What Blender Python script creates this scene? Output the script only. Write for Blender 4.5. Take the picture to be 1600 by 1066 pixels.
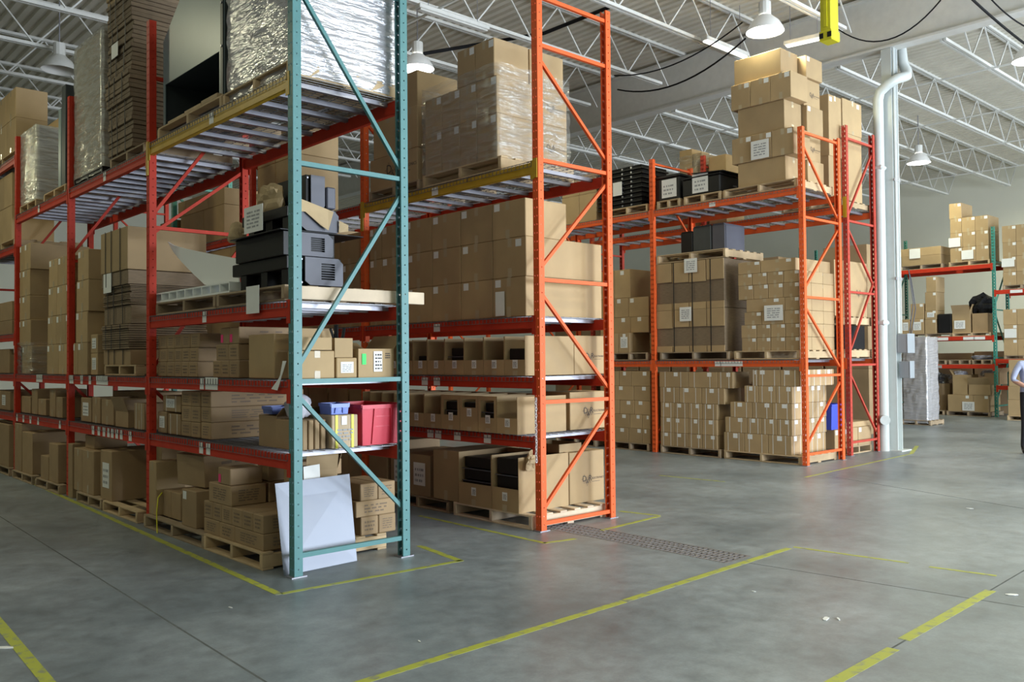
import bpy, bmesh, math, random
import numpy as np
from mathutils import Vector, Matrix
random.seed(7)
R = random.uniform
for o in list(bpy.data.objects): bpy.data.objects.remove(o)
SC = bpy.context.scene
COL = SC.collection

# ------------------------------------------------------------------ camera
F = 1364.0; PITCH = math.atan(30 / F); ROLL = 0.0088; YA = math.radians(47.5); H = 1.65
_fw = np.array([math.cos(YA), math.sin(YA), 0]); _rt = np.array([math.sin(YA), -math.cos(YA), 0]); _up = np.array([0, 0, 1.0])
_f = _fw * math.cos(PITCH) + _up * math.sin(PITCH); _u = -_fw * math.sin(PITCH) + _up * math.cos(PITCH)
_r = _rt * math.cos(ROLL) - _u * math.sin(ROLL); _u = _rt * math.sin(ROLL) + _u * math.cos(ROLL)
_C = np.array([0, 0, H])
cd = bpy.data.cameras.new('camera'); cam = bpy.data.objects.new('camera', cd); COL.objects.link(cam)
cd.sensor_width = 36; cd.lens = F / 1600 * 36; cd.clip_start = 0.05; cd.clip_end = 200
cam.matrix_world = Matrix([[_r[i], _u[i], -_f[i], _C[i]] for i in range(3)] + [[0, 0, 0, 1]])
SC.camera = cam
SC.view_settings.view_transform = 'Standard'; SC.view_settings.look = 'None'
SC.view_settings.gamma = 1; SC.view_settings.use_curve_mapping = False
SC.view_settings.exposure = 0.0

def ray(x, y): return _f * F + _r * (x - 800) - _u * (y - 533)
def onz(x, y, z=0.0):
    d = ray(x, y); return _C + d * ((z - H) / d[2])
def yX(x, X, z):            # Y of the point on plane X at height z seen in pixel column x
    g = _r * F - _f * (x - 800); return -(g[0] * X + g[2] * (z - H)) / g[1]
def xY(x, Y, z):
    g = _r * F - _f * (x - 800); return -(g[1] * Y + g[2] * (z - H)) / g[0]
def zAt(y, X, Y):           # height seen in pixel row y above ground point (X,Y)
    g = _u * F + _f * (y - 533); return H - (g[0] * X + g[1] * Y) / g[2]

# ------------------------------------------------------------------ world and daylight
w = bpy.data.worlds.new('world'); SC.world = w; w.use_nodes = True
bg = w.node_tree.nodes['Background']; bg.inputs[0].default_value = (0.62, 0.78, 1.0, 1); bg.inputs[1].default_value = 0.6
def area(name, loc, size, energy, color, rot, shape='RECTANGLE'):
    l = bpy.data.lights.new(name, 'AREA'); l.shape = shape; l.size = size[0]
    if shape == 'RECTANGLE': l.size_y = size[1]
    l.energy = energy; l.color = color
    o = bpy.data.objects.new(name, l); COL.objects.link(o); o.location = loc; o.rotation_euler = rot; return o
# daylight through unseen dock doors in the front wall, the third added for highlights
area('dock_daylight_offscreen', (9.0, -8.9, 2.1), (4.2, 4.0), 1900, (0.80, 0.89, 1.0), (math.radians(90), 0, 0))
area('dock_daylight_offscreen', (16.0, -8.9, 2.1), (4.2, 4.0), 1500, (0.80, 0.89, 1.0), (math.radians(90), 0, 0))
area('dock_daylight_offscreen', (23.0, -8.9, 2.1), (4.2, 4.0), 1500, (0.80, 0.89, 1.0), (math.radians(90), 0, 0))
LAMP_E = 105; LAMP_C = (0.98, 0.95, 0.62)

# ------------------------------------------------------------------ materials
MATS = {}
def mat(name, col, rough=0.6, metal=0.0, var=0.0, noise=0.0, nscale=8.0, bump=0.0, bscale=60, stretch=None, spec=0.5):
    m = bpy.data.materials.new(name); m.use_nodes = True; nt = m.node_tree; N = nt.nodes; L = nt.links
    b = N['Principled BSDF']; b.inputs['Roughness'].default_value = rough; b.inputs['Metallic'].default_value = metal
    b.inputs['Specular IOR Level'].default_value = spec
    tc = N.new('ShaderNodeTexCoord'); vec = tc.outputs['Object']
    if stretch:
        mp = N.new('ShaderNodeMapping'); mp.inputs['Scale'].default_value = stretch; L.new(vec, mp.inputs[0]); vec = mp.outputs[0]
    hs = N.new('ShaderNodeHueSaturation'); hs.inputs['Color'].default_value = (*col, 1)
    last = None
    if var:
        oi = N.new('ShaderNodeObjectInfo'); mr = N.new('ShaderNodeMapRange')
        mr.inputs['To Min'].default_value = 1 - var; mr.inputs['To Max'].default_value = 1 + var
        L.new(oi.outputs['Random'], mr.inputs['Value']); last = mr.outputs[0]
    if noise:
        nz = N.new('ShaderNodeTexNoise'); nz.inputs['Scale'].default_value = nscale; nz.inputs['Detail'].default_value = 5; L.new(vec, nz.inputs['Vector'])
        m2 = N.new('ShaderNodeMapRange'); m2.inputs['To Min'].default_value = 1 - noise; m2.inputs['To Max'].default_value = 1 + noise
        m2.inputs['From Min'].default_value = 0.3; m2.inputs['From Max'].default_value = 0.7
        L.new(nz.outputs[0], m2.inputs['Value'])
        if last is not None:
            mm = N.new('ShaderNodeMath'); mm.operation = 'MULTIPLY'; L.new(last, mm.inputs[0]); L.new(m2.outputs[0], mm.inputs[1]); last = mm.outputs[0]
        else: last = m2.outputs[0]
    if last is not None: L.new(last, hs.inputs['Value'])
    L.new(hs.outputs[0], b.inputs['Base Color'])
    if bump:
        bn = N.new('ShaderNodeTexNoise'); bn.inputs['Scale'].default_value = bscale; L.new(vec, bn.inputs['Vector'])
        bp = N.new('ShaderNodeBump'); bp.inputs['Strength'].default_value = bump; bp.inputs['Distance'].default_value = 0.01
        L.new(bn.outputs[0], bp.inputs['Height']); L.new(bp.outputs[0], b.inputs['Normal'])
    MATS[name] = m; return m
mat('card', (0.42, 0.295, 0.155), 0.75, var=0.10, noise=0.07, nscale=3, bump=0.05, bscale=9)
mat('card_small', (0.33, 0.225, 0.122), 0.75, var=0.10, noise=0.08, nscale=4, bump=0.05, bscale=12)
mat('card_dark', (0.20, 0.145, 0.092), 0.8, var=0.12, noise=0.15, nscale=4, stretch=(3, 3, 30))
mat('card_pale', (0.50, 0.385, 0.26), 0.75, var=0.06, noise=0.06, nscale=3, bump=0.05, bscale=9)
mat('kraft', (0.46, 0.34, 0.19), 0.7, noise=0.1, nscale=6, bump=0.2, bscale=12)
mat('tape', (0.47, 0.38, 0.25), 0.25, noise=0.05)
mat('strap_white', (0.75, 0.73, 0.68), 0.4)
mat('strap_black', (0.02, 0.02, 0.02), 0.4)
mat('paper', (0.80, 0.81, 0.80), 0.6, noise=0.03)
mat('ink', (0.06, 0.05, 0.05), 0.7)
mat('ink_soft', (0.20, 0.145, 0.10), 0.8)
mat('ink_grey', (0.35, 0.36, 0.38), 0.8)
mat('pink', (0.85, 0.05, 0.22), 0.6)
mat('green_label', (0.05, 0.8, 0.15), 0.6)
mat('red_label', (0.6, 0.03, 0.08), 0.5)
mat('teal', (0.085, 0.235, 0.245), 0.45, noise=0.06, nscale=6, spec=.4)
mat('orange', (0.80, 0.125, 0.03), 0.5, noise=0.06, nscale=6, spec=.25)
mat('red', (0.52, 0.04, 0.018), 0.5, noise=0.10, nscale=5, spec=.2)
mat('red_dark', (0.46, 0.06, 0.04), 0.5, noise=0.10, nscale=5, spec=.2)
mat('green_post', (0.05, 0.25, 0.2), 0.42, noise=0.1, nscale=5)
mat('yellow', (0.55, 0.34, 0.02), 0.42, noise=0.12, nscale=5)
mat('yellow_bright', (0.65, 0.62, 0.02), 0.4, noise=0.06)
mat('galv', (0.34, 0.34, 0.38), 0.4, metal=0.7, noise=0.08, nscale=5)
mat('wire', (0.20, 0.20, 0.21), 0.45, metal=0.6)
mat('steel_plate', (0.46, 0.47, 0.50), 0.27, metal=0.9, noise=0.05, nscale=1.5)
mat('wood', (0.50, 0.37, 0.22), 0.8, var=0.18, noise=0.16, nscale=5, stretch=(1, 1, 1), bump=0.1, bscale=30)
mat('wood_dark', (0.33, 0.25, 0.165), 0.85, var=0.2, noise=0.2, nscale=5)
mat('wood_pale', (0.66, 0.54, 0.40), 0.75, var=0.08, noise=0.1, nscale=6)
mat('black', (0.008, 0.008, 0.009), 0.45, noise=0.1, spec=.3)
mat('black_soft', (0.010, 0.010, 0.011), 0.7, noise=0.2, spec=.2)
mat('dark_metal', (0.045, 0.055, 0.06), 0.45, noise=0.08)
mat('sheet_metal', (0.21, 0.23, 0.28), 0.40, metal=0.25, noise=0.05, nscale=1.5)
mat('grey_panel', (0.085, 0.088, 0.115), 0.5, noise=0.05)
mat('grey_teal', (0.22, 0.29, 0.30), 0.35, noise=0.06, nscale=2)
mat('white_plastic', (0.88, 0.91, 0.91), 0.35)
mat('red_plastic', (0.62, 0.03, 0.06), 0.4, noise=0.04)
mat('blue_plastic', (0.06, 0.10, 0.62), 0.35)
mat('blue_light', (0.18, 0.26, 0.70), 0.35)
mat('paint_white', (0.72, 0.72, 0.68), 0.45, noise=0.04)
mat('deck_paint', (0.70, 0.66, 0.56), 0.6, noise=0.05, nscale=1.5)
mat('wall_paint', (0.76, 0.75, 0.62), 0.8, noise=0.03, nscale=0.8)
mat('pipe_white', (0.60, 0.64, 0.63), 0.4, noise=0.03)
mat('box_grey', (0.30, 0.33, 0.36), 0.45)
mat('grate', (0.22, 0.21, 0.22), 0.6, metal=0.3, noise=0.2, nscale=20)
mat('pit', (0.02, 0.02, 0.02), 0.9)
mat('joint', (0.10, 0.11, 0.11), 0.9, noise=0.3, nscale=6)
mat('bag', (0.50, 0.50, 0.56), 0.25, noise=0.2, nscale=10, bump=0.6, bscale=14)
mat('skin', (0.52, 0.29, 0.21), 0.5)
mat('shirt', (0.36, 0.40, 0.56), 0.8, noise=0.08, nscale=10)
mat('trousers', (0.015, 0.015, 0.02), 0.8)
mat('shoe', (0.012, 0.012, 0.012), 0.35)
mat('hair', (0.03, 0.02, 0.015), 0.6)
mat('chain', (0.7, 0.7, 0.7), 0.4)
m = mat('lens', (1, 1, 1), 0.4)
b = m.node_tree.nodes['Principled BSDF']; b.inputs['Emission Color'].default_value = (1, 1.0, 0.93, 1); b.inputs['Emission Strength'].default_value = 9
m = mat('acrylic', (.8, .8, .78), 0.4)
b = m.node_tree.nodes['Principled BSDF']; b.inputs['Emission Color'].default_value = (1, 1.0, 0.93, 1); b.inputs['Emission Strength'].default_value = 0.08
m = mat('tube_lit', (1, 1, 1), 0.4)
b = m.node_tree.nodes['Principled BSDF']; b.inputs['Emission Color'].default_value = (1, 1.0, 0.93, 1); b.inputs['Emission Strength'].default_value = 2.0

def film(name, lo, hi, tint):
    m = bpy.data.materials.new(name); m.use_nodes = True; nt = m.node_tree; N = nt.nodes; L = nt.links
    b = N['Principled BSDF']; out = N['Material Output']; b.inputs['Base Color'].default_value = (*tint, 1)
    b.inputs['Roughness'].default_value = 0.13; b.inputs['Specular IOR Level'].default_value = 1.0; b.inputs['Metallic'].default_value = 0.35
    tc = N.new('ShaderNodeTexCoord'); mp = N.new('ShaderNodeMapping'); mp.inputs['Scale'].default_value = (2.5, 2.5, 16); mp.inputs['Rotation'].default_value = (0.35, 0.3, 0)
    L.new(tc.outputs['Object'], mp.inputs[0])
    nz = N.new('ShaderNodeTexNoise'); nz.inputs['Scale'].default_value = 1.6; nz.inputs['Detail'].default_value = 4; L.new(mp.outputs[0], nz.inputs['Vector'])
    bp = N.new('ShaderNodeBump'); bp.inputs['Strength'].default_value = 0.9; bp.inputs['Distance'].default_value = 0.035
    L.new(nz.outputs[0], bp.inputs['Height']); L.new(bp.outputs[0], b.inputs['Normal'])
    mr = N.new('ShaderNodeMapRange'); mr.inputs['From Min'].default_value = 0.3; mr.inputs['From Max'].default_value = 0.7
    mr.inputs['To Min'].default_value = lo; mr.inputs['To Max'].default_value = hi; L.new(nz.outputs[0], mr.inputs['Value'])
    tr = N.new('ShaderNodeBsdfTransparent'); mx = N.new('ShaderNodeMixShader')
    L.new(mr.outputs[0], mx.inputs[0]); L.new(tr.outputs[0], mx.inputs[1]); L.new(b.outputs[0], mx.inputs[2]); L.new(mx.outputs[0], out.inputs[0])
    MATS[name] = m
film('film', 0.02, 0.5, (0.55, 0.56, 0.54)); film('film_thick', 0.45, 0.85, (0.75, 0.76, 0.72)); film('film_opaque', 0.8, 0.97, (0.62, 0.62, 0.66))

def floor_mat():
    m = bpy.data.materials.new('concrete'); m.use_nodes = True; nt = m.node_tree; N = nt.nodes; L = nt.links; b = N['Principled BSDF']
    tc = N.new('ShaderNodeTexCoord')
    n1 = N.new('ShaderNodeTexNoise'); n1.inputs['Scale'].default_value = 0.55; n1.inputs['Detail'].default_value = 8; n1.inputs['Roughness'].default_value = 0.62
    n2 = N.new('ShaderNodeTexNoise'); n2.inputs['Scale'].default_value = 7; n2.inputs['Detail'].default_value = 8; n2.inputs['Roughness'].default_value = 0.7
    n3 = N.new('ShaderNodeTexNoise'); n3.inputs['Scale'].default_value = 60; n3.inputs['Detail'].default_value = 3
    for n in (n1, n2, n3): L.new(tc.outputs['Object'], n.inputs['Vector'])
    r1 = N.new('ShaderNodeValToRGB'); e = r1.color_ramp.elements
    e[0].position = 0.36; e[0].color = (0.150, 0.180, 0.205, 1); e[1].position = 0.62; e[1].color = (0.27, 0.308, 0.342, 1)
    L.new(n1.outputs[0], r1.inputs[0])
    mx = N.new('ShaderNodeMix'); mx.data_type = 'RGBA'; mx.blend_type = 'OVERLAY'; mx.inputs[0].default_value = 0.6
    L.new(r1.outputs[0], mx.inputs[6]); L.new(n2.outputs[0], mx.inputs[7])
    m3 = N.new('ShaderNodeMix'); m3.data_type = 'RGBA'; m3.blend_type = 'OVERLAY'; m3.inputs[0].default_value = 0.12
    L.new(mx.outputs[2], m3.inputs[6]); L.new(n3.outputs[0], m3.inputs[7])
    L.new(m3.outputs[2], b.inputs['Base Color'])
    mr = N.new('ShaderNodeMapRange'); mr.inputs['To Min'].default_value = 0.26; mr.inputs['To Max'].default_value = 0.5; L.new(n2.outputs[0], mr.inputs['Value'])
    L.new(mr.outputs[0], b.inputs['Roughness'])
    bp = N.new('ShaderNodeBump'); bp.inputs['Strength'].default_value = 0.06; bp.inputs['Distance'].default_value = 0.01; L.new(n2.outputs[0], bp.inputs['Height']); L.new(bp.outputs[0], b.inputs['Normal'])
    MATS['concrete'] = m
    m = bpy.data.materials.new('floor_tape'); m.use_nodes = True; nt = m.node_tree; N = nt.nodes; L = nt.links; b = N['Principled BSDF']
    tc = N.new('ShaderNodeTexCoord'); n1 = N.new('ShaderNodeTexNoise'); n1.inputs['Scale'].default_value = 14; n1.inputs['Detail'].default_value = 6; L.new(tc.outputs['Object'], n1.inputs['Vector'])
    r1 = N.new('ShaderNodeValToRGB'); e = r1.color_ramp.elements
    e[0].position = 0.36; e[0].color = (0.25, 0.27, 0.17, 1); e[1].position = 0.48; e[1].color = (0.40, 0.43, 0.06, 1)
    L.new(n1.outputs[0], r1.inputs[0]); L.new(r1.outputs[0], b.inputs['Base Color']); b.inputs['Roughness'].default_value = 0.5
    MATS['floor_tape'] = m
floor_mat()

# ------------------------------------------------------------------ helpers
def link(name, me, parent=None, loc=(0, 0, 0), rot=(0, 0, 0)):
    o = bpy.data.objects.new(name, me); COL.objects.link(o); o.location = loc; o.rotation_euler = rot
    if parent: o.parent = parent
    return o
def tag(o, label, cat, group=None, kind=None):
    o['label'] = label; o['category'] = cat
    if group: o['group'] = group
    if kind: o['kind'] = kind
    return o
def empty(name, loc=(0, 0, 0), rz=0.0):
    return link(name, None, None, loc, (0, 0, rz))
def structure(o): o['kind'] = 'structure'; return o
def mesh(name, vs, fs, m, smooth=False):
    me = bpy.data.meshes.new(name); me.from_pydata([tuple(v) for v in vs], [], fs); me.materials.append(MATS[m]); me.update()
    if smooth:
        for p in me.polygons: p.use_smooth = True
    return me
_bc = {}
def boxmesh(sx, sy, sz, m, bev=0.0):
    k = (round(sx, 3), round(sy, 3), round(sz, 3), m, bev)
    if k in _bc: return _bc[k]
    bm = bmesh.new(); bmesh.ops.create_cube(bm, size=1.0)
    for v in bm.verts: v.co = Vector((v.co.x * sx, v.co.y * sy, (v.co.z + 0.5) * sz))
    if bev: bmesh.ops.bevel(bm, geom=bm.edges[:], offset=min(bev, sx / 3, sy / 3, sz / 3), segments=1, affect='EDGES')
    me = bpy.data.meshes.new('box'); bm.to_mesh(me); bm.free(); me.materials.append(MATS[m]); _bc[k] = me; return me
def box(name, x0, x1, y0, y1, z0, z1, m, parent=None, bev=0.0, rz=0.0):
    """box given by its extents (in the parent's frame); origin at base centre"""
    return link(name, boxmesh(x1 - x0, y1 - y0, z1 - z0, m, bev), parent, ((x0 + x1) / 2, (y0 + y1) / 2, z0), (0, 0, rz))
class MB:
    def __init__(s): s.v = []; s.f = []
    def box(s, x0, x1, y0, y1, z0, z1):
        n = len(s.v)
        s.v += [(x0, y0, z0), (x1, y0, z0), (x1, y1, z0), (x0, y1, z0), (x0, y0, z1), (x1, y0, z1), (x1, y1, z1), (x0, y1, z1)]
        s.f += [tuple(n + i for i in q) for q in ((0, 3, 2, 1), (4, 5, 6, 7), (0, 1, 5, 4), (1, 2, 6, 5), (2, 3, 7, 6), (3, 0, 4, 7))]
        return s
    def quad(s, a, b, c, d):
        n = len(s.v); s.v += [a, b, c, d]; s.f.append((n, n + 1, n + 2, n + 3)); return s
    def prism(s, a, b, r, n=4, r2=None):
        a = Vector(a); b = Vector(b); d = (b - a).normalized(); h = Vector((0, 0, 1)) if abs(d.z) < 0.9 else Vector((1, 0, 0))
        p = d.cross(h).normalized(); q = d.cross(p); k = len(s.v); r2 = r if r2 is None else r2
        for base, rr in ((a, r), (b, r2)):
            for i in range(n):
                t = 2 * math.pi * (i + 0.5) / n; s.v.append(tuple(base + p * (math.cos(t) * rr) + q * (math.sin(t) * rr)))
        for i in range(n): s.f.append((k + i, k + (i + 1) % n, k + n + (i + 1) % n, k + n + i))
        s.f.append(tuple(k + i for i in range(n))[::-1]); s.f.append(tuple(k + n + i for i in range(n))); return s
    def poly(s, pts, off):
        """polygon pts extruded by vector off"""
        n = len(s.v); m = len(pts); s.v += [tuple(p) for p in pts] + [tuple(Vector(p) + Vector(off)) for p in pts]
        s.f.append(tuple(n + i for i in range(m))[::-1]); s.f.append(tuple(n + m + i for i in range(m)))
        for i in range(m): s.f.append((n + i, n + (i + 1) % m, n + m + (i + 1) % m, n + m + i))
        return s
    def build(s, name, m, parent=None, loc=(0, 0, 0), rz=0, smooth=False):
        me = mesh(name, s.v, s.f, m, smooth)
        bm = bmesh.new(); bm.from_mesh(me); bmesh.ops.recalc_face_normals(bm, faces=bm.faces[:]); bm.to_mesh(me); bm.free()
        return link(name, me, parent, loc, (0, 0, rz))
def tube(name, pts, r, m, parent=None, n=8, rs=None):
    pts = [Vector(p) for p in pts]; vs = []; fs = []; k = len(pts); up = None
    for i, p in enumerate(pts):
        d = (pts[min(i + 1, k - 1)] - pts[max(i - 1, 0)]).normalized()
        if up is None: up = d.cross(Vector((0, 0, 1)) if abs(d.z) < 0.9 else Vector((1, 0, 0))).normalized()
        q = d.cross(up).normalized(); up = q.cross(d).normalized(); rr = rs[i] if rs else r
        for j in range(n):
            t = 2 * math.pi * j / n; vs.append(p + up * (math.cos(t) * rr) + q * (math.sin(t) * rr))
    for i in range(k - 1):
        for j in range(n): fs.append((i * n + j, i * n + (j + 1) % n, (i + 1) * n + (j + 1) % n, (i + 1) * n + j))
    fs.append(tuple(range(n))); fs.append(tuple((k - 1) * n + j for j in range(n))[::-1])
    return link(name, mesh(name, vs, fs, m, True), parent)
def droop(a, b, sag, n=14):
    return [(a[0] + (b[0] - a[0]) * t, a[1] + (b[1] - a[1]) * t, a[2] + (b[2] - a[2]) * t - sag * 4 * t * (1 - t)) for t in [i / n for i in range(n + 1)]]

# ------------------------------------------------------------------ the building shell
XW0, XW1, YW0, YW1, ZD = -14.0, 33.0, -9.0, 34.0, 8.2
fcx, fcy = (XW0 + XW1) / 2, (YW0 + YW1) / 2; TR = (6.03, 6.40, 4.05, 6.25)          # trench of the floor drain
def _fl():
    X0_, X1_, Y0_, Y1_ = XW0 - .2 - fcx, XW1 + .2 - fcx, YW0 - .2 - fcy, YW1 + .2 - fcy; t = (TR[0] - fcx, TR[1] - fcx, TR[2] - fcy, TR[3] - fcy)
    def ring(x0, x1, y0, y1, z): return [(x0, y0, z), (x1, y0, z), (x1, y1, z), (x0, y1, z)]
    vs = ring(X0_, X1_, Y0_, Y1_, .2) + ring(*t, .2) + ring(*t, .05) + ring(X0_, X1_, Y0_, Y1_, 0); fs = []
    for i in range(4):
        j = (i + 1) % 4; fs += [(i, j, 4 + j, 4 + i), (4 + i, 4 + j, 8 + j, 8 + i), (12 + i, 12 + j, j, i)]
    return mesh('floor', vs, fs + [(8, 9, 10, 11), (15, 14, 13, 12)], 'concrete')
fl = structure(link('floor', _fl(), None, (fcx, fcy, -.2)))
structure(box('wall_back', XW1, XW1 + 0.2, YW0, YW1, 0, ZD + 0.2, 'wall_paint'))
structure(box('wall_left', XW0 - 0.2, XW1, YW1, YW1 + 0.2, 0, ZD + 0.2, 'wall_paint'))
structure(box('wall_near', XW0 - 0.2, XW0, YW0, YW1, 0, ZD + 0.2, 'wall_paint'))
wf = MB()                                                             # front wall with two dock door openings and a third added for highlights
for a, b_ in ((XW0, 6.8), (11.2, 13.8), (18.2, 20.8), (25.2, XW1)): wf.box(a, b_, YW0 - 0.2, YW0, 0, 4.2)
wf.box(XW0, XW1, YW0 - 0.2, YW0, 4.2, ZD + 0.2)
structure(wf.build('wall_front', 'wall_paint'))
for i in (1, 2, 3):
    cx = 2.0 + 7.0 * i; d = empty('door_%d' % i, (cx, YW0, 0)); structure(d)
    box('door_frame', -2.3, -2.2, -0.05, 0.12, 0, 4.3, 'yellow', d); box('door_frame', 2.2, 2.3, -0.05, 0.12, 0, 4.3, 'yellow', d); box('door_frame', -2.3, 2.3, -0.05, 0.12, 4.2, 4.3, 'yellow', d)
# corrugated roof deck, flutes running along Y
vs = []; fs = []; prof = []
x = XW0
while x < XW1:
    prof += [(x, 0.0), (x + 0.10, 0.0), (x + 0.125, 0.05), (x + 0.175, 0.05)]; x += 0.2
prof.append((XW1, 0.0))
for y in (YW0, YW1): vs += [(p[0], y, ZD + p[1]) for p in prof]
n = len(prof); fs = [(i, i + 1, n + i + 1, n + i) for i in range(n - 1)]
structure(link('ceiling', mesh('ceiling', vs, fs, 'deck_paint')))
structure(box('roof_slab', XW0 - 0.2, XW1 + 0.2, YW0 - 0.2, YW1 + 0.2, ZD + 0.06, ZD + 0.2, 'deck_paint'))
# main girder over the column line
g = MB(); GX = 15.43
g.box(GX - 0.14, GX + 0.14, YW0, YW1, 7.13, 7.17).box(GX - 0.012, GX + 0.012, YW0, YW1, 7.17, 8.10).box(GX - 0.14, GX + 0.14, YW0, YW1, 8.10, 8.14)
structure(g.build('trim_1', 'paint_white'))
# open web joists along X, every 2 m
web_me = {}
def webmesh(dx, dz, m):
    k = (round(dx, 3), round(dz, 3), m)
    if k not in web_me:
        q = MB().prism((0, 0, 0), (dx, 0, dz), 0.017, 4); web_me[k] = mesh('web', q.v, q.f, m)
    return web_me[k]
def inview(x, y, z, mg=80):
    d = np.array([x, y, z]) - _C; t = d @ _f
    if t < 0.5: return False
    px = 800 + F * (d @ _r) / t; py = 533 - F * (d @ _u) / t
    return -mg < px < 1600 + mg and -mg < py < 1066 + mg
def joist(y, xa, xb, zb):
    j = structure(empty('ceiling_joist', (xa, y, zb))); Lx = xb - xa; top = ZD - zb
    box('top_chord', 0, Lx, -0.06, -0.012, top - 0.055, top - 0.002, 'paint_white', j); box('top_chord', 0, Lx, 0.012, 0.06, top - 0.055, top - 0.002, 'paint_white', j)
    e0 = 0.9
    box('bottom_chord', e0, Lx - e0, -0.06, -0.012, 0, 0.055, 'paint_white', j); box('bottom_chord', e0, Lx - e0, 0.012, 0.06, 0, 0.055, 'paint_white', j)
    p = 0.66; x = 0.3; up = True
    while x + p < Lx:
        if inview(xa + x + p / 2, y, zb + 0.4):
            if up: link('web', webmesh(p, -(top - 0.06), 'paint_white'), j, (x, 0, top - 0.03))
            else: link('web', webmesh(p, top - 0.06, 'paint_white'), j, (x, 0, 0.03))
        x += p; up = not up
for k in range(16):
    y = 3.2 + 2.0 * k
    if y > 26: break
    joist(y, XW0 + 0.1, GX - 0.02, 7.35)
for k in range(10):
    joist(4.25 + 2.0 * k, GX + 0.02, XW1, 7.35)
for X in (2.2, 8.6, 18.6, 22.0, 25.4, 28.8):                       # horizontal bridging
    structure(box('joist_bridging', X - 0.02, X + 0.02, 2.5, 26, 7.325, 7.35, 'paint_white'))

# ------------------------------------------------------------------ column, pipe and fittings
cl = structure(empty('column', (15.42, 6.83, 0)))
q = MB(); q.box(-0.10, -0.085, -0.09, 0.09, 0, 7.12).box(0.085, 0.10, -0.09, 0.09, 0, 7.12).box(-0.085, 0.085, -0.01, 0.01, 0, 7.12)
q.build('column_shaft', 'pipe_white', cl); box('base_plate', -0.2, 0.2, -0.2, 0.2, 0, 0.02, 'pipe_white', cl)
box('clamp', -0.135, 0.135, -0.125, -0.11, 3.0, 3.05, 'galv', cl); box('clamp', -0.135, 0.135, -0.125, -0.11, 4.75, 4.79, 'galv', cl)
dp = empty('drain_pipe', (15.20, 6.93, 0)); tag(dp, 'white round rain pipe running up beside the steel column', 'pipe')
pp = [(0, 0, 0), (0, 0, 3), (0, 0, 6.2), (0, -.04, 6.34), (.0, -.18, 6.44), (.06, -.32, 6.52), (.22, -.35, 6.57), (.38, -.35, 6.63), (.47, -.31, 6.74), (.50, -.24, 6.9), (.50, -.2, 7.3), (.50, -.2, 8.21)]
tube('pipe', pp, 0.088, 'pipe_white', dp, 14)
box('coupling', -0.098, 0.098, -0.098, 0.098, 2.2, 2.3, 'pipe_white', dp, 0.03); box('coupling', -0.098, 0.098, -0.098, 0.098, 4.95, 5.03, 'pipe_white', dp, 0.03)
q = MB().prism((-0.10, -0.06, 0.55), (-0.16, -0.10, 0.55), 0.085, 14); q.build('cleanout_cap', 'pipe_white', dp, smooth=False)
for dx, r_ in ((0.16, 0.02), (0.22, 0.014), (0.28, 0.016)):
    tag(tube('conduit', [(15.20 + dx, 6.715, 2.06), (15.20 + dx, 6.715, 4), (15.20 + dx, 6.715, 7.12)], r_, 'pipe_white'), 'thin vertical conduit fixed to the white column', 'conduit', 'conduits on the column')
def swbox(z0, z1, x0, x1, lab):
    e = empty('switch_box', ((x0 + x1) / 2, 6.69, z0)); w_ = (x1 - x0) / 2
    box('enclosure', -w_, w_, -0.13, 0.05, 0, z1 - z0, 'box_grey', e, 0.008); box('cover', -w_ - .006, w_ + .006, -0.145, -0.13, -.006, z1 - z0 + .006, 'box_grey', e, 0.004)
    box('lever', w_ - 0.03, w_ + 0.02, -0.12, -0.08, (z1 - z0) * 0.75, (z1 - z0) * 0.9, 'black', e); tag(e, lab, 'electrical box')
swbox(1.72, 2.05, 15.34, 15.62, 'large grey electrical switch box on the white column')
swbox(1.28, 1.57, 15.42, 15.59, 'smaller grey electrical box below the large one on the column')
tag(tube('loose_cable', [(15.62, 6.6, 2.05), (15.70, 6.55, 2.5), (15.66, 6.6, 3.0), (15.6, 6.62, 3.2), (15.68, 6.58, 2.6), (15.58, 6.62, 2.05)], 0.008, 'grey_panel'), 'loose bluish cable looping above the grey switch box', 'cable')

# ------------------------------------------------------------------ lamps, strips, cables at the ceiling
def highbay(x, y, z, lab, on=True, off=''):
    e = empty('highbay_lamp', (x, y, z)); tag(e, lab, 'lamp', 'high bay ceiling lamps')
    vs = []; fs = []; prof = [(0.30, 0), (0.285, 0.05), (0.22, 0.16), (0.14, 0.23), (0.11, 0.26)]; nn = 20
    for r_, h_ in prof:
        for j in range(nn): t = 2 * math.pi * j / nn; vs.append((r_ * math.cos(t), r_ * math.sin(t), h_))
    for i in range(len(prof) - 1):
        for j in range(nn): fs.append((i * nn + j, i * nn + (j + 1) % nn, (i + 1) * nn + (j + 1) % nn, (i + 1) * nn + j))
    link('reflector', mesh('reflector', vs, fs, 'acrylic' if on else 'paint_white', True), e)
    q = MB().prism((0, 0, 0.26), (0, 0, 0.48), 0.10, 12); q.build('ballast', 'paint_white', e)
    q = MB().prism((0, 0, 0.48), (0, 0, ZD + .02 - z), 0.012, 6); q.build('hanger', 'galv', e)
    if on:
        q = MB().prism((0, 0, 0.012), (0, 0, 0.02), 0.285, 20); q.build('lens', 'lens', e)
        l = area('highbay_light' + off, (0, 0, -0.01), (0.55,), LAMP_E, LAMP_C, (0, 0, 0), 'DISK'); l.parent = e
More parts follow.
